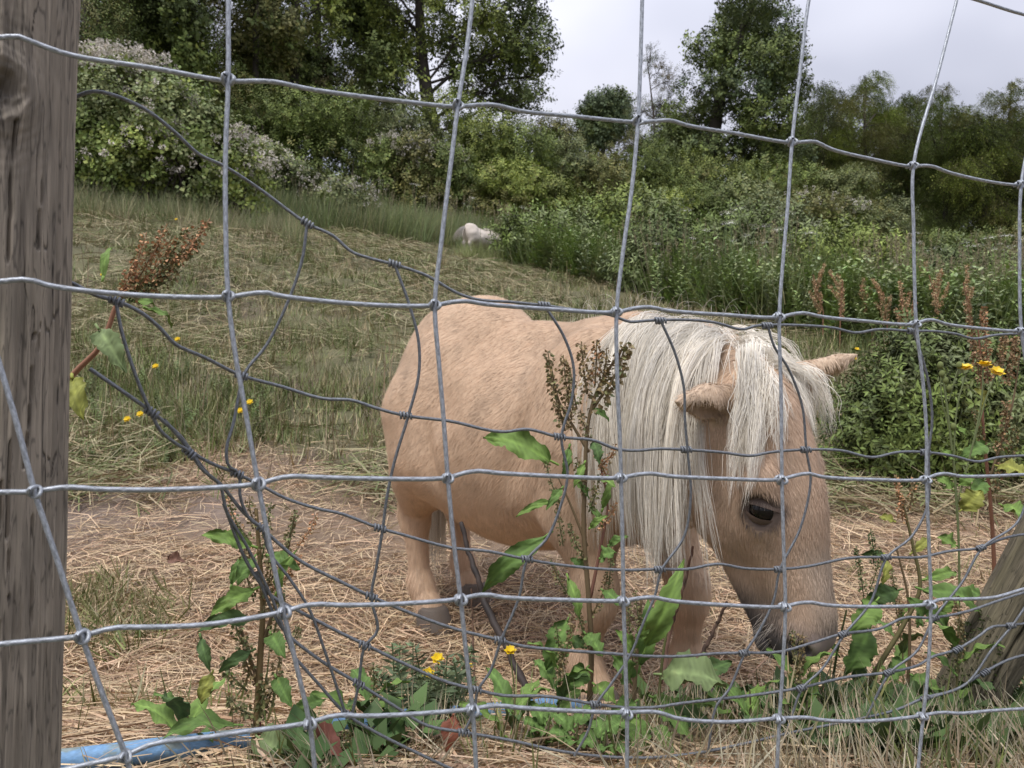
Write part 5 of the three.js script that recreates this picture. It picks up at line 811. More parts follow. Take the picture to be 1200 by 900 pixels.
field('tall_grass', 'pale tall grass running up between the bramble and the bushes', 'grass', T.tall, grassMat, 3200, 74, (R) => { const px = 250 + 300 * R(), d = 14 + 11 * R(), x = (px - 600) / FOCAL * d; if (d < 13.2 + (px - 250) / 300 * 1.6) return null; const k = 0.75 + 0.6 * R(); return [x, -d, 0.7 + 0.6 * R(), R() < 0.4 ? [0.34 * k, 0.32 * k, 0.16 * k] : [0.225 * k, 0.255 * k, 0.09 * k], 0.35]; });
field('green_tufts', 'mat of green grass and straw near the foot of the knotted post', 'grass', T.short, grassMat, 150, 75, (R) => { const px = 60 + 190 * R(), d = 1.62 + 0.5 * R(), x = (px - 600) / FOCAL * d; if (Math.hypot((px - 150) / 100, (d - 1.85) / 0.28) > 0.7 + 0.5 * fbm(x * 9, 3, d * 9, 2)) return null; return [x, -d, 0.5 + 0.5 * R(), greenCol(R, 0.45), 1.4]; });

litter('dry_stalks', 'thin upright dry stalks left standing on the bank', 'dry stalks', 1500, 76, (R) => { const d = depth(R, 2.8, 12), x = (R() * 2 - 1) * (0.8 + 0.82 * d); return [x, -d, 0.03 + 0.05 * R(), (0.002 + 0.0015 * R()) * (1 + 0.1 * d), R() < 0.6 ? [0.24, 0.17, 0.10] : [0.36, 0.31, 0.19], 0, 4.5]; });
field('bank_leaves', 'low broad-leaved weeds dotted over the grazed bank', 'ground cover', weed, grassMat, 1300, 77, (R) => { const d = depth(R, 2.9, 11), x = (R() * 2 - 1) * (0.8 + 0.82 * d); if (fbm(x * 1.5 + 8, 6, d * 1.5, 3) < 0.08) return null; const k = 0.7 + 0.6 * R(); return [x, -d, 0.08 + 0.10 * R(), [0.14 * k, 0.19 * k, 0.06 * k], 0.8]; });
field('tall_grass', 'rough grass fringe at the foot of the blossoming bramble', 'grass', T.tall, grassMat, 700, 78, (R) => { const px = 60 + 290 * R(), d = 10.6 + 2.2 * R(), x = (px - 600) / FOCAL * d; const k = 0.75 + 0.6 * R(); return [x, -d, 0.35 + 0.4 * R(), R() < 0.5 ? [0.32 * k, 0.29 * k, 0.16 * k] : [0.17 * k, 0.20 * k, 0.075 * k], 0.5]; });

field('tall_grass', 'tufts of tall grass standing round the legs of the white pony', 'grass', T.tall, grassMat, 60, 79, (R) => { const px = 535 + 60 * R(), d = 12.9 + 0.7 * R(), x = (px - 600) / FOCAL * d; const k = 0.75 + 0.6 * R(); return [x, -d, 0.35 + 0.3 * R(), [0.25 * k, 0.27 * k, 0.10 * k], 0.4]; });
// ---------------------------------------------------------------- docks, flowers and small things by the wire
const dockMat = leafMat({ roughness: 0.8 }), stemMat = mat({ vertexColors: true, roughness: 0.7 });
function leafBlade(P, Q, width, o = {}) {                        // a wavy dock leaf from its stalk P to its tip Q
  const gb = new GB(), R = rng(o.seed || 1), NT = 22, NW = 8, ax = Q.clone().sub(P), L = ax.length(), dir = ax.clone().normalize();
  let nrm = (o.n || V(0.1, 0.55, 0.85)).clone(); nrm.addScaledVector(dir, -nrm.dot(dir)).normalize(); const side = dir.clone().cross(nrm), c0 = o.c || [0.075, 0.14, 0.03], ph = R() * 6, arch = o.arch ?? 0.16, tw = o.twist ?? 0.4;
  const st = o.stalk ?? 0.12; gb.tube([P, P.clone().lerp(Q, st * 0.6).addScaledVector(nrm, 0.02 * L), P.clone().lerp(Q, st).addScaledVector(nrm, 0.03 * L)], 0.0016, 4, c0.map(v => v * 1.5));
  for (let i = 0; i <= NT; i++) for (let j = 0; j <= NW; j++) {
    const t = i / NT, s = j / NW * 2 - 1, w = width * 0.5 * Math.pow(Math.sin(Math.PI * Math.pow(clamp(t, 0.02, 0.995), 0.75)), 0.75);
    const wav = 0.16 * width * Math.abs(s) * s * s * Math.sin(t * 15 + ph + (s > 0 ? 1.7 : 0)) + 0.09 * width * noise(t * 9 + ph, s * 3) + 0.035 * width * noise(t * 24 + ph, s * 7), fold = (o.fold ?? 0.28) * Math.abs(s) * w, tws = tw * (t - 0.3);
    const p = P.clone().lerp(Q, st + (1 - st) * t).addScaledVector(nrm, arch * L * Math.sin(Math.PI * t) + (fold + wav) * Math.cos(tws) + s * w * Math.sin(tws)).addScaledVector(side, s * w * Math.cos(tws) * (1 + 0.20 * noise(t * 26 + ph, s > 0 ? 3 : 8) * Math.abs(s) + 0.12 * noise(t * 7 + ph, s > 0 ? 5 : 9)));
    const vein = Math.abs(s) < 0.1 ? 1.5 : 1 + 0.14 * Math.sin(t * 60 - Math.abs(s) * 14), spot = smooth(0.42, 0.6, fbm(t * 7 + ph, s * 3, ph, 3)) * (o.spots ?? 0.35);
    const k = vein * (1 + 0.22 * noise(t * 6 + ph, s * 2) + 0.16 * noise(t * 30 + ph, s * 9)); gb.v(p.x, p.y, p.z, [lerp(c0[0] * k, 0.20, spot), lerp(c0[1] * k, 0.09, spot), lerp(c0[2] * k, 0.03, spot)]);
  }
  const o0 = gb.n - (NT + 1) * (NW + 1); for (let i = 0; i < NT; i++) for (let j = 0; j < NW; j++) { const a = o0 + i * (NW + 1) + j; gb.q(a, a + 1, a + NW + 2, a + NW + 1); }
  return gb.geo();
}
function seedSpike(pts, o) {                                     // whorls of little winged seeds up a stalk
  const gb = new GB(), R = rng(o.seed), cv = new THREE.CatmullRomCurve3(pts), L = cv.getLength(), n = Math.round(L / (o.gap || 0.006)), k0 = 1.0 * (o.size || 1);
  gb.tube(cv.getPoints(8), (t) => 0.0011 * k0 * (1 - 0.5 * t), 4, o.c.map(v => v * 0.7));
  for (let i = 0; i < n; i++) { const t = 0.06 + 0.94 * i / n, p = cv.getPoint(t), m = 11; for (let j = 0; j < m; j++) { const d = rdir(R), q = p.clone().addScaledVector(d, k0 * 0.0052 * (0.35 + 0.75 * R()) * (1.15 - 0.55 * t)), c = jit(R() < 0.7 ? o.c : (o.c2 || o.c), R, 0.6); gb.leaf(q, d.clone().add(V(0, -0.6, 0)).normalize(), rdir(R), 0.0042 * k0 * (0.7 + 0.5 * R()), 0.0019 * k0, c, 0.3); } }
  return gb.geo();
}
const DC = { leaf: [0.105, 0.180, 0.040], light: [0.145, 0.230, 0.048], dark: [0.070, 0.122, 0.034], yellow: [0.24, 0.25, 0.05], pale: [0.155, 0.205, 0.08], brown: [0.15, 0.085, 0.05], seed: [0.25, 0.185, 0.085], seedGreen: [0.175, 0.185, 0.070], rust: [0.54, 0.29, 0.145], tan: [0.30, 0.19, 0.095] };
let dockSeed = 900;
function dock(name, label, o) {
  const d = o.d, b = groundAt(o.stems[0].pts[0][0], d), t = thing(name, label, o.category || 'plant', b, o.group), L = (px, py, dd = d) => at(px, py, dd).sub(b);
  for (const s of o.stems) { const pts = s.pts.map(q => L(...q)); if (s.root !== false) pts.unshift(V(pts[0].x, Math.min(-0.02, pts[0].y), pts[0].z)); const gb = new GB(); gb.tube(curve(pts, pts.length * 4), (k) => lerp(s.r || 0.004, (s.r || 0.004) * 0.4, k), 6, s.c || [0.16, 0.11, 0.055]); part('stem', gb.geo(), stemMat, t); }
  for (const [bx, by, tx, ty, w, c, dd, x = {}] of o.leaves || []) part('leaf', leafBlade(L(bx, by, d + (dd || 0) * 0.3), L(tx, ty, d + (dd || 0)), 0.76 * w / FOCAL * d, { c: DC[c || 'leaf'], seed: dockSeed++, ...x }), dockMat, t);
  for (const [x0, y0, x1, y1, c, c2, sz, dd] of o.spikes || []) { const a = L(x0, y0, d + (dd || 0) * 0.5), e = L(x1, y1, d + (dd || 0)), m = a.clone().lerp(e, 0.5).add(V((e.x - a.x) * 0.18, (e.y - a.y) * 0.04, 0.004)); part('seed_spike', seedSpike([a, m, e], { seed: dockSeed++, c: DC[c || 'seed'], c2: DC[c2 || c || 'seed'], size: sz || 1 }), stemMat, t); }
  return t;
}
dock('dock_plant', 'tall dock in brown seed in front of the pony flank', { d: 1.04, stems: [
  { pts: [[690, 850], [693, 760], [689, 690], [684, 620], [686, 560], [688, 505], [697, 465], [714, 432], [733, 404]], r: 0.0046 }, { pts: [[690, 530], [672, 500], [655, 470], [646, 430]], r: 0.0026, root: false }, { pts: [[688, 640], [668, 590], [652, 555]], r: 0.0024, root: false }, { pts: [[692, 700], [704, 640], [712, 590], [703, 545]], r: 0.0026, root: false, c: [0.2, 0.09, 0.06] }],
  leaves: [[655, 545, 566, 514, 40, 'light', 0.02], [692, 478, 714, 494, 12, 'leaf'], [694, 515, 702, 545, 18, 'dark', -0.02], [668, 520, 660, 560, 14, 'leaf'], [672, 560, 690, 585, 12, 'leaf'], [652, 585, 604, 606, 12, 'light', -0.03], [648, 622, 566, 694, 34, 'leaf', 0.04, { twist: 1.6 }], [702, 655, 722, 648, 26, 'leaf', -0.03], [664, 672, 679, 726, 18, 'light', -0.02], [668, 720, 640, 785, 40, 'leaf', -0.02], [705, 600, 716, 560, 12, 'light'], [690, 590, 706, 618, 10, 'leaf'], [712, 640, 736, 628, 14, 'leaf', -0.02], [684, 740, 706, 770, 26, 'leaf', -0.04], [690, 780, 660, 812, 30, 'leaf', -0.05], [694, 800, 722, 826, 26, 'light', -0.04], [688, 760, 664, 748, 20, 'dark', 0.02], [690, 620, 712, 604, 12, 'light', -0.02], [700, 560, 722, 572, 14, 'light', -0.03], [660, 570, 640, 598, 14, 'leaf', -0.03], [690, 670, 668, 655, 14, 'leaf', 0.02], [704, 690, 728, 712, 18, 'leaf', -0.03], [686, 540, 672, 572, 12, 'light', -0.02]],
  spikes: [[662, 505, 642, 412, 'seed', 'seedGreen', 1.35], [670, 492, 660, 416, 'seed', 'seed', 1.25], [676, 480, 668, 430, 'seed', 'seedGreen', 1.2], [688, 462, 681, 400, 'seed', 'seed', 1.3], [697, 452, 699, 398, 'seed', 'rust', 1.25], [706, 446, 711, 408, 'seed', 'seed', 1.25], [694, 480, 734, 402, 'seed', 'seedGreen', 2.0], [668, 500, 650, 470], [690, 512, 680, 480, 'seed', 'seedGreen'], [712, 560, 700, 528, 'rust', 'seed', 1.1], [706, 545, 722, 520, 'rust', 'seed'], [656, 590, 640, 540, 'seedGreen', 'seed', 0.8], [660, 640, 652, 580, 'seedGreen', 'seed', 0.8], [712, 700, 716, 640, 'seedGreen', 'seed', 0.9], [668, 700, 646, 655, 'seedGreen', 'seed', 0.9], [690, 600, 702, 556, 'seedGreen', 'seed', 1.0], [686, 660, 668, 612, 'seedGreen', 'seed', 1.0], [694, 720, 712, 672, 'seed', 'seedGreen', 1.0], [690, 760, 676, 706, 'seedGreen', 'seed', 1.0], [700, 620, 722, 588, 'rust', 'seed', 0.9], [688, 580, 676, 536, 'seed', 'seedGreen', 1.1]] });
dock('dock_plant', 'leafy dock with broad bitten leaves at the pony forefeet', { d: 1.0, stems: [{ pts: [[742, 855], [744, 800], [748, 745], [752, 700]], r: 0.004 }, { pts: [[770, 870], [772, 820], [778, 760], [786, 720]], r: 0.003, c: [0.14, 0.15, 0.05] }],
  leaves: [[752, 770, 802, 655, 34, 'light', -0.03, { twist: 1.0 }], [748, 790, 760, 702, 30, 'leaf', 0.02], [766, 790, 852, 806, 66, 'pale', -0.06, { n: V(0.1, 0.75, 0.65), spots: 0.6 }], [740, 800, 716, 768, 34, 'leaf', -0.03], [738, 830, 722, 880, 44, 'light', -0.06], [748, 835, 742, 900, 34, 'leaf', -0.08], [772, 840, 840, 850, 36, 'dark', -0.03], [760, 815, 800, 838, 24, 'leaf', 0.02], [730, 845, 690, 868, 30, 'light', -0.06], [760, 850, 790, 890, 30, 'leaf', -0.08], [800, 800, 858, 776, 30, 'dark', 0.02], [744, 770, 722, 738, 22, 'light', -0.02], [748, 820, 708, 846, 28, 'leaf', -0.04], [756, 860, 712, 892, 30, 'light', -0.08], [772, 830, 812, 870, 26, 'leaf', -0.06], [746, 750, 768, 722, 16, 'light', -0.03], [760, 830, 832, 826, 22, 'leaf', 0.03]],
  spikes: [[742, 780, 735, 700, 'seedGreen', 'seed', 0.9], [750, 740, 744, 690, 'seedGreen', 'seed', 0.8]] });
dock('dock_plant', 'curled dock thick with green seed beside the knotted post', { d: 0.95, stems: [{ pts: [[298, 885], [302, 830], [305, 770], [308, 710], [304, 650], [300, 596]], r: 0.0055, c: [0.20, 0.14, 0.06] }, { pts: [[304, 900], [303, 860], [300, 820]], r: 0.007, c: [0.22, 0.06, 0.05] }, { pts: [[306, 760], [322, 710], [338, 640], [345, 604]], r: 0.0026, root: false }, { pts: [[303, 800], [286, 750], [275, 700]], r: 0.0026, root: false }],
  leaves: [[302, 642, 236, 627, 26, 'light', -0.03], [300, 650, 278, 686, 24, 'leaf', -0.04, { twist: 1.2 }], [304, 688, 246, 722, 26, 'light', -0.04], [312, 650, 352, 668, 22, 'leaf', -0.03], [322, 700, 350, 642, 18, 'light', -0.03], [304, 725, 232, 740, 24, 'dark', -0.02, { arch: 0.3 }], [234, 742, 248, 792, 18, 'dark', -0.02, { twist: 2.4, spots: 0.5 }], [300, 760, 255, 790, 18, 'dark', -0.02, { twist: 2 }], [250, 785, 236, 825, 22, 'yellow', -0.02, { spots: 0.9 }], [316, 740, 334, 772, 26, 'leaf', -0.05], [322, 790, 342, 830, 24, 'leaf', -0.04], [340, 835, 382, 820, 24, 'leaf', 0.02], [285, 850, 190, 866, 30, 'leaf', -0.05, { n: V(0, 0.9, 0.4) }], [300, 862, 345, 896, 48, 'pale', -0.08, { spots: 0.9 }], [310, 880, 288, 915, 30, 'light', -0.08], [270, 690, 285, 650, 14, 'leaf', 0.03]],
  spikes: [[306, 660, 318, 588, 'seedGreen', 'seed'], [296, 640, 266, 576, 'seedGreen', 'rust'], [330, 660, 346, 598, 'seedGreen', 'seed'], [300, 620, 292, 580, 'seed', 'seedGreen'], [290, 810, 262, 770, 'seedGreen', 'seed', 1.3], [295, 770, 274, 720, 'seedGreen', 'seed', 1.2], [318, 760, 330, 690, 'seedGreen', 'seed', 1.2], [312, 830, 328, 770, 'seed', 'seedGreen', 1.3], [300, 840, 268, 815, 'seedGreen', 'seed', 1.5], [308, 720, 320, 650, 'seed', 'seedGreen', 1.3], [296, 700, 286, 640, 'seed', 'seedGreen', 1.2], [300, 860, 312, 790, 'seedGreen', 'seed', 1.4], [310, 700, 352, 650, 'rust', 'seed'], [350, 640, 372, 600, 'rust', 'seed', 0.8], [300, 800, 284, 750, 'seed', 'seedGreen', 1.4], [338, 760, 352, 730, 'seedGreen', 'seed'], [330, 880, 300, 850, 'seedGreen', 'seed', 1.4]] });
dock('dock_plant', 'dock with hanging leaves between the muzzle and leaning post', { d: 1.14, stems: [{ pts: [[1000, 835], [1030, 780], [1060, 730], [1078, 690], [1070, 640], [1058, 590]], r: 0.0045, c: [0.15, 0.13, 0.05] }, { pts: [[1062, 830], [1066, 760], [1064, 700], [1050, 640]], r: 0.003 }, { pts: [[966, 880], [972, 830], [980, 770], [992, 715]], r: 0.0032, c: [0.075, 0.095, 0.03] }],
  leaves: [[1022, 730, 988, 792, 40, 'leaf', -0.03], [1012, 745, 1000, 800, 26, 'dark', -0.02], [1030, 700, 992, 744, 34, 'light', -0.05], [1072, 688, 1150, 724, 30, 'leaf', -0.03, { arch: 0.3 }], [1066, 700, 1110, 745, 28, 'leaf', 0.02], [1058, 690, 1012, 708, 28, 'dark', 0.02], [1036, 648, 1034, 686, 16, 'yellow', -0.02], [1050, 612, 1030, 606, 14, 'yellow', 0.02], [1012, 800, 1020, 838, 26, 'dark', -0.03], [1075, 735, 1064, 700, 30, 'leaf', -0.05], [1044, 655, 1008, 650, 14, 'dark', 0.02, { twist: 2.2 }], [1080, 680, 1120, 672, 18, 'light', 0.04], [1066, 650, 1090, 630, 14, 'yellow', 0.02], [1062, 770, 1030, 800, 24, 'leaf', -0.03], [1066, 790, 1100, 812, 26, 'leaf', -0.04], [1000, 800, 976, 830, 22, 'dark', -0.03], [984, 770, 962, 748, 12, 'light', -0.02]],
  spikes: [[1012, 700, 1004, 640, 'seedGreen', 'dark', 0.9], [1024, 660, 1020, 620, 'dark', 'seedGreen', 0.9], [1058, 610, 1050, 556, 'rust', 'seed', 1.0], [1064, 600, 1070, 560, 'seed', 'rust', 1.0], [1020, 690, 1030, 640, 'seedGreen', 'dark', 0.8]] });
dock('dock_plant', 'dock with orange flower spikes showing from behind the knotted post', { d: 0.74, stems: [{ pts: [[30, 890], [34, 700], [50, 540], [80, 447], [118, 405], [140, 350], [165, 320]], r: 0.0042, c: [0.30, 0.14, 0.08] }],
  leaves: [[112, 380, 148, 438, 36, 'pale', -0.02, { twist: 0.8 }], [84, 438, 98, 492, 34, 'yellow', -0.03, { spots: 0.2 }], [120, 330, 132, 290, 14, 'light', 0.04], [150, 352, 186, 366, 20, 'light', 0.05], [168, 360, 200, 385, 18, 'light', 0.06]],
  spikes: [[146, 345, 172, 272, 'rust', 'seed', 0.85], [152, 342, 196, 262, 'rust', 'seed', 0.85], [156, 345, 222, 262, 'seedGreen', 'rust', 0.95], [160, 348, 246, 256, 'rust', 'seed', 0.85], [150, 350, 208, 300, 'seedGreen', 'rust', 0.95], [140, 350, 160, 300, 'rust', 'seed', 0.85], [166, 345, 212, 318, 'seedGreen', 'seed', 0.95], [158, 340, 236, 282, 'seedGreen', 'rust', 0.95], [150, 345, 186, 280, 'seed', 'rust', 0.85], [162, 346, 228, 276, 'seed', 'rust', 0.85], [140, 352, 196, 322, 'seedGreen', 'seed', 0.95], [156, 344, 206, 276, 'rust', 'tan', 0.8]] });
dock('dock_plant', 'dry brown dock in seed behind the yellow hawkbit', { d: 1.75, stems: [{ pts: [[1165, 660], [1160, 580], [1152, 500], [1150, 430], [1146, 385]], r: 0.005, c: [0.20, 0.09, 0.05] }, { pts: [[1160, 560], [1185, 480], [1196, 410]], r: 0.003, root: false }],
  leaves: [[1150, 480, 1142, 455, 20, 'yellow', -0.05], [1160, 520, 1120, 540, 22, 'leaf', -0.05], [1165, 545, 1205, 560, 28, 'yellow', -0.05], [1155, 560, 1130, 590, 24, 'leaf', -0.05], [1170, 590, 1205, 615, 34, 'light', -0.08]],
  spikes: [[1150, 450, 1136, 370, 'tan', 'seed', 1.6], [1158, 450, 1152, 360, 'tan', 'rust', 1.6], [1164, 440, 1178, 392, 'tan', 'seed', 1.7], [1180, 450, 1190, 395, 'tan', 'seed', 1.7], [1170, 530, 1180, 470, 'tan', 'seedGreen', 1.7], [1175, 560, 1190, 500, 'seedGreen', 'tan', 1.7], [1155, 530, 1142, 480, 'seedGreen', 'tan', 1.5], [1165, 580, 1172, 530, 'seedGreen', 'tan', 1.6]] });
{ // docks gone rusty, farther up the slope
  const R = rng(71), spots = [[965, 6.4], [985, 6.0], [1018, 6.6], [1040, 6.2], [1062, 5.4], [1085, 6.8], [1105, 5.8], [1140, 5.6], [1165, 6.6], [930, 8.2], [880, 8.6], [822, 9.4]];
  for (const [px, d] of spots) {
    const g = groundAt(px, d), t = thing('rusty_dock', 'rust-coloured dock in seed standing among the meadow weeds', 'plant', g, 'rusty docks among the meadow weeds'), h = 0.42 + 0.25 * R(), top = V((R() - 0.5) * 0.2, h, 0), gb = new GB(); gb.tube([V(0, -0.03, 0), V(0.01, h * 0.5, 0), top], 0.005, 4, [0.26, 0.13, 0.07]); part('stem', gb.geo(), stemMat, t);
    for (let k = 0; k < 5; k++) { const a = V(0, 0, 0).lerp(top, 0.45 + 0.1 * k), e = a.clone().add(V((R() - 0.5) * 0.22, 0.12 + 0.12 * R(), (R() - 0.5) * 0.1)); part('seed_spike', seedSpike([a, a.clone().lerp(e, 0.5).add(V(0.01, 0, 0)), e], { seed: dockSeed++, c: [0.50, 0.31, 0.17], c2: [0.42, 0.33, 0.16], size: 2.8, gap: 0.014 }), stemMat, t); }
  }
}
// yellow flowers
const yellow = mat({ color: rgb(0.80, 0.56, 0.015), roughness: 0.5 });
const flowerGeo = (() => { const gb = new GB(); for (let j = 0; j < 6; j++) { const a = j * 1.047, d = V(Math.cos(a), 0.45, Math.sin(a)).normalize(); for (let q = 0; q < 2; q++) gb.leaf(V(0, 0.002 * q, 0), V(Math.cos(a + q * 0.5), 0.45 + 0.3 * q, Math.sin(a + q * 0.5)).normalize(), V(-d.x * 0.4, 1, -d.z * 0.4).normalize(), 0.0115 - 0.002 * q, 0.0058, W1, 0.2); } return gb.geo(); })();
function flower(name, label, px, py, d, size, group, tilt = 0.4) {
  const g = groundAt(px + 6, d), t = thing(name, label, 'flower', g, group), top = at(px, py, d).sub(g), gb = new GB(); gb.tube(curve([V(0, -0.02, 0), V(top.x * 0.3, top.y * 0.55, 0.01), top], 8), 0.0011 * size, 4, [0.13, 0.16, 0.05]); part('stem', gb.geo(), stemMat, t);
  const m = part('flower_head', flowerGeo, yellow, t); m.position.copy(top); m.scale.setScalar(size); m.rotation.set(tilt, px, 0); return t;
}
flower('buttercup', 'open buttercup against the dark broken stick', 598, 764, 1.12, 0.9, null, 0.5);
flower('buttercup', 'upper of two buttercups over feathery leaves by the blue pipe', 513, 773, 1.12, 0.95, null, 0.7);
flower('buttercup', 'lower of two buttercups over feathery leaves by the blue pipe', 502, 791, 1.10, 0.95, null, 0.8);
flower('buttercup', 'closed yellow bud beside the paired buttercups', 551, 781, 1.12, 0.45);
{
  const far = [[207, 372, 3.9], [182, 430, 3.5], [293, 472, 3.2], [282, 482, 3.2], [150, 492, 3.1], [165, 486, 3.1], [117, 308, 6], [203, 253, 9], [1005, 410, 4.5], [1002, 420, 4.4]];
  for (const [px, py, d] of far) { const g = groundAt(px, d), h = clamp(at(px, py, d).y - g.y, 0.10, 0.32), t = thing('buttercup', 'tiny buttercup dotted over the grazed bank', 'flower', g, 'buttercups on the grazed bank'), gb = new GB(); gb.tube([V(0, -0.02, 0), V(0.01, h / 2, 0), V(0, h, 0)], 0.0012, 4, [0.13, 0.16, 0.05]); part('stem', gb.geo(), stemMat, t); const m = part('flower_head', flowerGeo, yellow, t); m.position.set(0, h, 0); m.scale.setScalar(1.3 + 0.06 * d); m.rotation.set(0.9, px, 0); }
}
{ // the hawkbit by the right-hand squares
  const d = 1.45, b = groundAt(1118, d), t = thing('hawkbit_plant', 'thin branching hawkbit with three yellow flower heads', 'plant', b), L = (x, y) => at(x, y, d).sub(b), stem = (pts, r) => { const gb = new GB(); gb.tube(curve(pts.map(q => L(...q)), pts.length * 4), r, 5, [0.15, 0.18, 0.07]); part('stem', gb.geo(), stemMat, t); };
  stem([[1122, 790], [1124, 660], [1119, 560], [1110, 480], [1105, 440]], 0.0022); stem([[1121, 600], [1118, 540], [1122, 475], [1132, 438]], 0.0016); stem([[1122, 590], [1140, 520], [1150, 470], [1152, 432]], 0.0015); stem([[1126, 575], [1146, 500], [1158, 460], [1167, 440]], 0.0015); stem([[1112, 500], [1104, 470], [1102, 430]], 0.0012); stem([[1112, 470], [1120, 440], [1124, 430]], 0.0012);
  for (const [x, y, r] of [[1131, 434, 0.3], [1153, 430, 0.2], [1167, 438, 0.8]]) { const m = part('flower_head', flowerGeo, yellow, t); m.position.copy(L(x, y)); m.scale.setScalar(1.45); m.rotation.set(r, x, 0.1); }
  for (const [x, y] of [[1104, 438], [1102, 428], [1124, 428], [1108, 446], [1117, 500], [1112, 455]]) { const m = part('bud', new THREE.SphereGeometry(0.0055, 10, 8), mat({ color: rgb(0.16, 0.19, 0.06) }), t); m.scale.set(1, 1.3, 1); m.position.copy(L(x, y)); }
  for (const q of [[1119, 540, 1102, 528, 10, 'light'], [1121, 500, 1132, 512, 8, 'light'], [1118, 575, 1096, 560, 14, 'light'], [1124, 600, 1150, 575, 24, 'yellow'], [1122, 640, 1098, 630, 16, 'light'], [1123, 570, 1140, 555, 14, 'light'], [1124, 690, 1100, 720, 16, 'light'], [1126, 690, 1150, 700, 16, 'leaf']]) part('leaf', leafBlade(L(q[0], q[1]), L(q[2], q[3]), q[4] / FOCAL * d, { c: DC[q[5]], seed: dockSeed++ }), dockMat, t);
}
{ // the blue water pipe lying by the fence
  const pts = PIPE.map((p, k) => p.clone().add(V(0, k < 10 ? 0.018 : 0.015 - 0.025 * (k - 9), 0)));
  const o = pts[0].clone(), cv = new THREE.CatmullRomCurve3(pts.map(p => p.clone().sub(o))), g = new THREE.TubeGeometry(cv, 160, 0.0128, 18, false), uv = g.attributes.uv; for (let k = 0; k < uv.count; k++) uv.setXY(k, uv.getX(k) * 6, uv.getY(k));
  const dusty = noiseTexture(512, 256, (u, v) => { const a = tiled(u, v, 6, 5, 71), dirt = smooth(0.0, 0.5, a), k = 1 + 0.15 * tiled(u, v, 40, 3, 73); return [lerp(0.46, 0.52, dirt) * k, lerp(0.62, 0.57, dirt) * k, lerp(0.77, 0.56, dirt) * k]; }, true);
  const t = thing('blue_pipe', 'dusty blue plastic water pipe lying on the ground along the fence', 'pipe', o); part('pipe', g, mat({ map: dusty, roughness: 0.5 }), t);
}
{ // a broken stick, thin dead stems
  const stick = (name, label, pts, r, c) => { const p = pts.map(q => at(...q)), o = p[p.length - 1].clone(); const t = thing(name, label, 'stick', o), gb = new GB(), cv = curve(p.map(q => q.sub(o)), 40).map((q, k) => q.add(V(0.002 * noise(k * 0.7, 3), 0.002 * noise(k * 0.6, 9), 0))); gb.tube(cv, (k) => r * (0.8 + 0.35 * k) * (1 + 0.15 * noise(k * 22)), 8, (k) => c.map(v => v * (1 + 0.5 * noise(k * 30, 4)))); part('stick', gb.geo(), stemMat, t); return t; };
  stick('broken_stick', 'dark broken stick leaning from the ground under the pony belly', [[540, 612, 1.40], [548, 645, 1.38], [560, 680, 1.35], [566, 700, 1.34], [590, 750, 1.28], [606, 785, 1.24], [622, 822, 1.19]], 0.0055, [0.036, 0.025, 0.020]);
  stick('dry_stalk', 'thin reddish dead stem slanting behind the leafy dock', [[812, 640, 1.25], [800, 690, 1.25], [786, 740, 1.25], [775, 800, 1.22]], 0.0028, [0.22, 0.12, 0.08]);
  stick('dry_stalk', 'thin brown upright stem left of the broken stick', [[552, 690, 1.26], [553, 730, 1.26], [556, 775, 1.24], [556, 812, 1.22]], 0.0016, [0.14, 0.08, 0.05]);
  stick('dry_stalk', 'brown stem slanting under the pony chin', [[852, 705, 1.2], [838, 735, 1.2], [820, 775, 1.18], [806, 812, 1.16]], 0.003, [0.24, 0.15, 0.10]);
}
{ // curled dead leaves
  for (const [P, Q, w, c, label] of [[[532, 836, 0.92], [522, 893, 0.90], 22, [0.22, 0.075, 0.04], 'long curled red-brown dead leaf hanging by the blue pipe'], [[368, 872, 0.9], [410, 895, 0.86], 42, [0.16, 0.055, 0.035], 'crumpled dark red dead leaf at the fence foot'], [[195, 655, 1.9], [222, 662, 1.9], 16, [0.17, 0.09, 0.06], 'brown dead leaf curled on the straw near the post']]) {
    const a = at(...P), b = at(...Q); for (const q of [a, b]) q.y = Math.max(q.y, ground(q.x, q.z) + 0.004); const t = thing('dead_leaf', label, 'leaf', b); part('leaf', leafBlade(a.sub(b), V(0, 0, 0), w / FOCAL * P[2], { c, seed: dockSeed++, twist: 2.6, fold: 0.8, stalk: 0.05, spots: 0 }), dockMat, t);
  }
}
// low leaves under the wire
const rosette = (() => { const gb = new GB(), R = rng(33); for (let k = 0; k < 7; k++) { const a = k * 0.9 + R(), d = V(Math.cos(a), 0.5 + 0.5 * R(), Math.sin(a)).normalize(), b = V(Math.cos(a) * 0.008, 0.012 + 0.02 * R(), Math.sin(a) * 0.008); gb.leaf(b, d, V(-d.x * 0.5, 1, -d.z * 0.5).normalize(), 0.034 * (0.7 + 0.5 * R()), 0.0115, jit(W1, R, 0.4)); } return gb.geo(); })();
field('ground_leaves', 'small green leaves of clover and seedlings under the wire', 'ground cover', rosette, grassMat, 420, 72, (R) => { const x = -0.25 + 1.4 * R(), d = 0.78 + 0.36 * (x + 0.2) + (R() - 0.4) * 0.4; if (d < 0.55 || fbm(x * 4, 4, d * 4, 2) < 0.02 || nearPipe(x, -d) < 0.05) return null; const k = 0.7 + 0.6 * R(); return [x, -d, 0.5 + 0.7 * R(), [0.075 * k, 0.135 * k, 0.036 * k], 0.5]; });
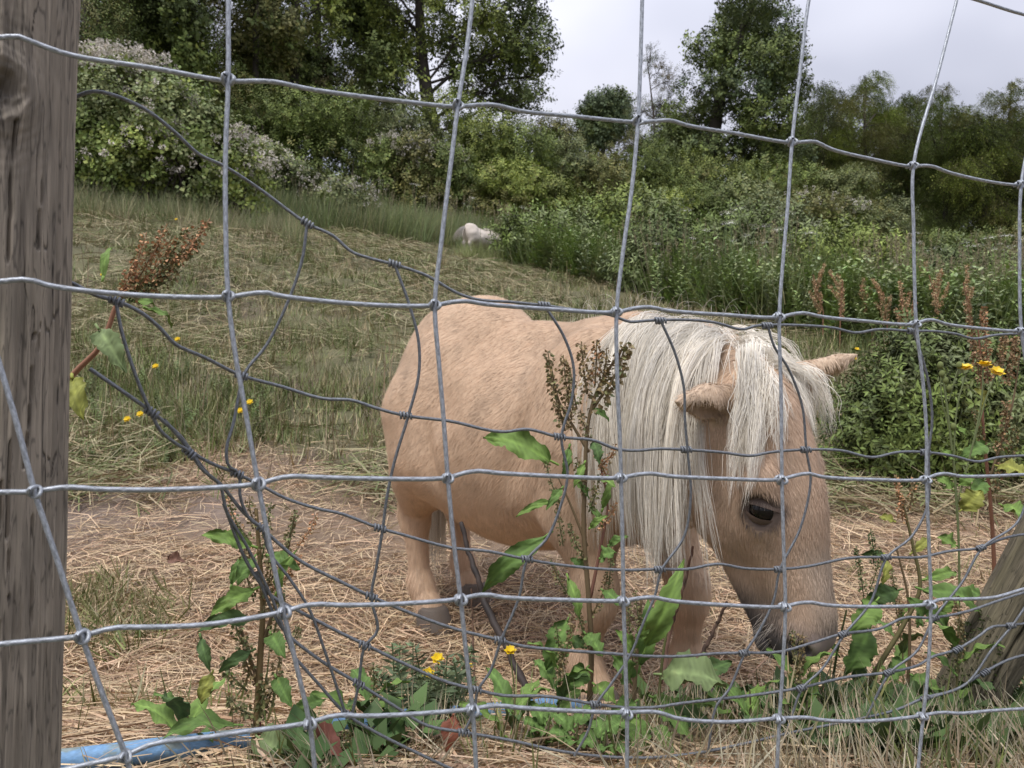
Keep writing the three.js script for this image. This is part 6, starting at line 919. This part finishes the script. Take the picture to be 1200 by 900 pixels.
const feather = (() => { const gb = new GB(), R = rng(35); gb.tube([V(0, 0, 0), V(0.004, 0.06, 0), V(0.008, 0.12, 0)], 0.0012, 4, [0.8, 0.8, 0.7]); for (let k = 0; k < 40; k++) { const t = 0.15 + 0.85 * k / 40, a = R() * 6.28, d = V(Math.cos(a), 0.3, Math.sin(a)).normalize(); gb.leaf(V(0.008 * t, 0.12 * t, 0), d, rdir(R), 0.034 * (1.1 - 0.6 * t), 0.003, jit(W1, R, 0.4)); } return gb.geo(); })();
{
  const R = rng(83), list = []; for (let k = 0; k < 30; k++) { const px = 465 + 85 * R(), d = 1.0 + 0.2 * R(), p = groundAt(px, d), kk = 0.7 + 0.5 * R(); list.push({ p, q: qYaw(R() * 6, 0.5 * R(), R() * 6), s: 0.5 + 0.5 * R(), c: [0.13 * kk, 0.175 * kk, 0.08 * kk] }); }
  tag(instances('feathery_leaves', feather, grassMat, list), 'patch of feathery grey-green leaves under the paired buttercups', 'ground cover', null, 'stuff');
}
// ---------------------------------------------------------------- the white pony up the slope
{
  const d = 14.0, g = groundAt(561, d), t = thing('white_pony', 'small white pony half hidden in the tall weeds by the bushes', 'pony', g); t.rotation.y = 0.75; t.scale.setScalar(0.74);
  const geo = coatGeometry(0.022, (p) => { const m = fbm(p.x * 6, p.y * 6, p.z * 6, 3); return [0.66 + 0.08 * m, 0.58 + 0.08 * m, 0.50 + 0.08 * m]; }); part('body', geo, mat({ vertexColors: true, roughness: 0.85 }), t);
  const R = rng(91), tail = new GB(), mane = new GB(), crest = new THREE.CatmullRomCurve3(CREST), view = V(0.6, 0, 0.8);
  for (let k = 0; k < 260; k++) { const o = rdir(R).multiplyScalar(0.03); strand(tail, V(-0.47, 0.64, 0).add(o), V(-0.5 + o.x * 6, -0.2, o.z * 8), lerp(0.35, 0.5, R()), 0.008, () => [0.72, 0.68, 0.62], { side: view, pull: V(0, -1, 0), g: 0.35, curl: 0.03, seed: k, off: 0.01, n: 8 }); }
  for (let k = 0; k < 260; k++) strand(mane, crest.getPoint(R() * 0.98), V(0.1, 0.1, R() < 0.5 ? 0.8 : -0.8), lerp(0.15, 0.28, R()), 0.008, () => [0.74, 0.70, 0.62], { side: view, pull: V(0, -1, 0), g: 0.4, curl: 0.03, seed: k, off: 0.01, n: 8 });
  part('tail', tail.geo(), hairMat(), t, 'stuff'); part('mane', mane.geo(), hairMat(), t, 'stuff');
  for (const [h] of HOOVES) { const m = part('hoof', new THREE.CylinderGeometry(0.034, 0.044, 0.05, 14), mat({ color: rgb(0.15, 0.12, 0.1) }), t); m.position.copy(h).add(V(0, 0.02, 0)); }
}

{ // young bramble shoots under the wire
  for (const [px, d, label] of [[668, 0.93, 'young bramble shoot with toothed leaves below the leafy dock'], [700, 0.90, 'second young bramble shoot close to the near wire upright'], [636, 0.96, 'small bramble shoot beside the blue pipe end']]) {
    const b = groundAt(px, d), R = rng(px), t = thing('bramble_shoot', label, 'plant', b), gb = new GB(); gb.tube([V(0, -0.02, 0), V(0.004, 0.02, 0), V(0.008, 0.05, 0.004)], 0.0012, 4, [0.12, 0.13, 0.05]); part('stem', gb.geo(), stemMat, t);
    for (let k = 0; k < 5; k++) { const a = k * 1.26 + R(), h = 0.02 + 0.03 * (k / 5), P = V(0.004, h, 0.002), Q = P.clone().add(V(Math.cos(a) * 0.032, 0.008 + 0.012 * R(), Math.sin(a) * 0.032)); part('leaf', leafBlade(P, Q, 0.020, { c: DC.leaf, seed: dockSeed++, n: V(0, 1, 0.4), arch: 0.1, twist: 0.1, spots: 0.1 }), dockMat, t); }
  }
}
{ // smaller docks and seedlings along the wire
  for (const [px, d, h, n, spikes, label] of [[648, 1.0, 0.13, 7, 2, 'small seeding dock between the broken stick and the tall dock'], [596, 0.97, 0.07, 6, 0, 'low leafy seedling under the open buttercup'], [872, 0.98, 0.08, 6, 0, 'low leafy seedling below the pony chin'], [940, 1.0, 0.12, 6, 2, 'slender seedling with green seed below the muzzle'], [1108, 1.06, 0.16, 7, 2, 'bushy young dock at the foot of the leaning post'], [1180, 1.3, 0.24, 8, 3, 'young dock growing behind the leaning post'], [1052, 1.5, 0.22, 6, 3, 'thin dock in red-brown seed standing in the straw right of the muzzle'], [222, 0.96, 0.06, 5, 0, 'flat leafy seedling by the pipe near the knotted post'], [430, 1.0, 0.08, 6, 1, 'small dock seedling where the slack wires cross the pipe']]) {
    const b = groundAt(px, d), R = rng(px * 7), t = thing('young_dock', label, 'plant', b), gb = new GB(), top = V((R() - 0.5) * 0.03, h, (R() - 0.5) * 0.03); gb.tube([V(0, -0.02, 0), V(top.x * 0.3 + 0.004, h * 0.5, 0), top], (k) => 0.0022 * (1 - 0.5 * k), 5, [0.15, 0.13, 0.055]); part('stem', gb.geo(), stemMat, t);
    for (let k = 0; k < n; k++) { const a = k * 2.4 + R(), u = 0.1 + 0.75 * k / n, L = (0.045 + 0.04 * R()) * (1.15 - 0.5 * u), P = V(top.x * u, h * u, top.z * u), Q = P.clone().add(V(Math.cos(a) * L, L * (0.2 + 0.7 * R()), Math.sin(a) * L)); part('leaf', leafBlade(P, Q, L * 0.36, { c: DC[['leaf', 'light', 'light', 'dark'][k % 4]], seed: dockSeed++, n: V(-Math.cos(a) * 0.5, 1, -Math.sin(a) * 0.5), arch: 0.12, twist: 0.8 * R() }), dockMat, t); }
    for (let k = 0; k < spikes; k++) { const A = V(0, 0, 0).lerp(top, 0.6 + 0.15 * k), E = A.clone().add(V((R() - 0.5) * 0.04, 0.05 + 0.03 * R(), (R() - 0.5) * 0.03)); part('seed_spike', seedSpike([A, A.clone().lerp(E, 0.5).add(V(0.003, 0, 0)), E], { seed: dockSeed++, c: DC[k % 2 ? 'seed' : 'seedGreen'], c2: DC.seed, size: 0.95 }), stemMat, t); }
  }
}
{ let n = 0, c = 0; scene.traverse(o => { if (o.isInstancedMesh) c += o.count; else if (o.isMesh) n += (o.geometry.index ? o.geometry.index.count : o.geometry.attributes.position.count) / 3; }); console.log('tris', Math.round(n), 'copies', c); }
renderer.render(scene, camera);
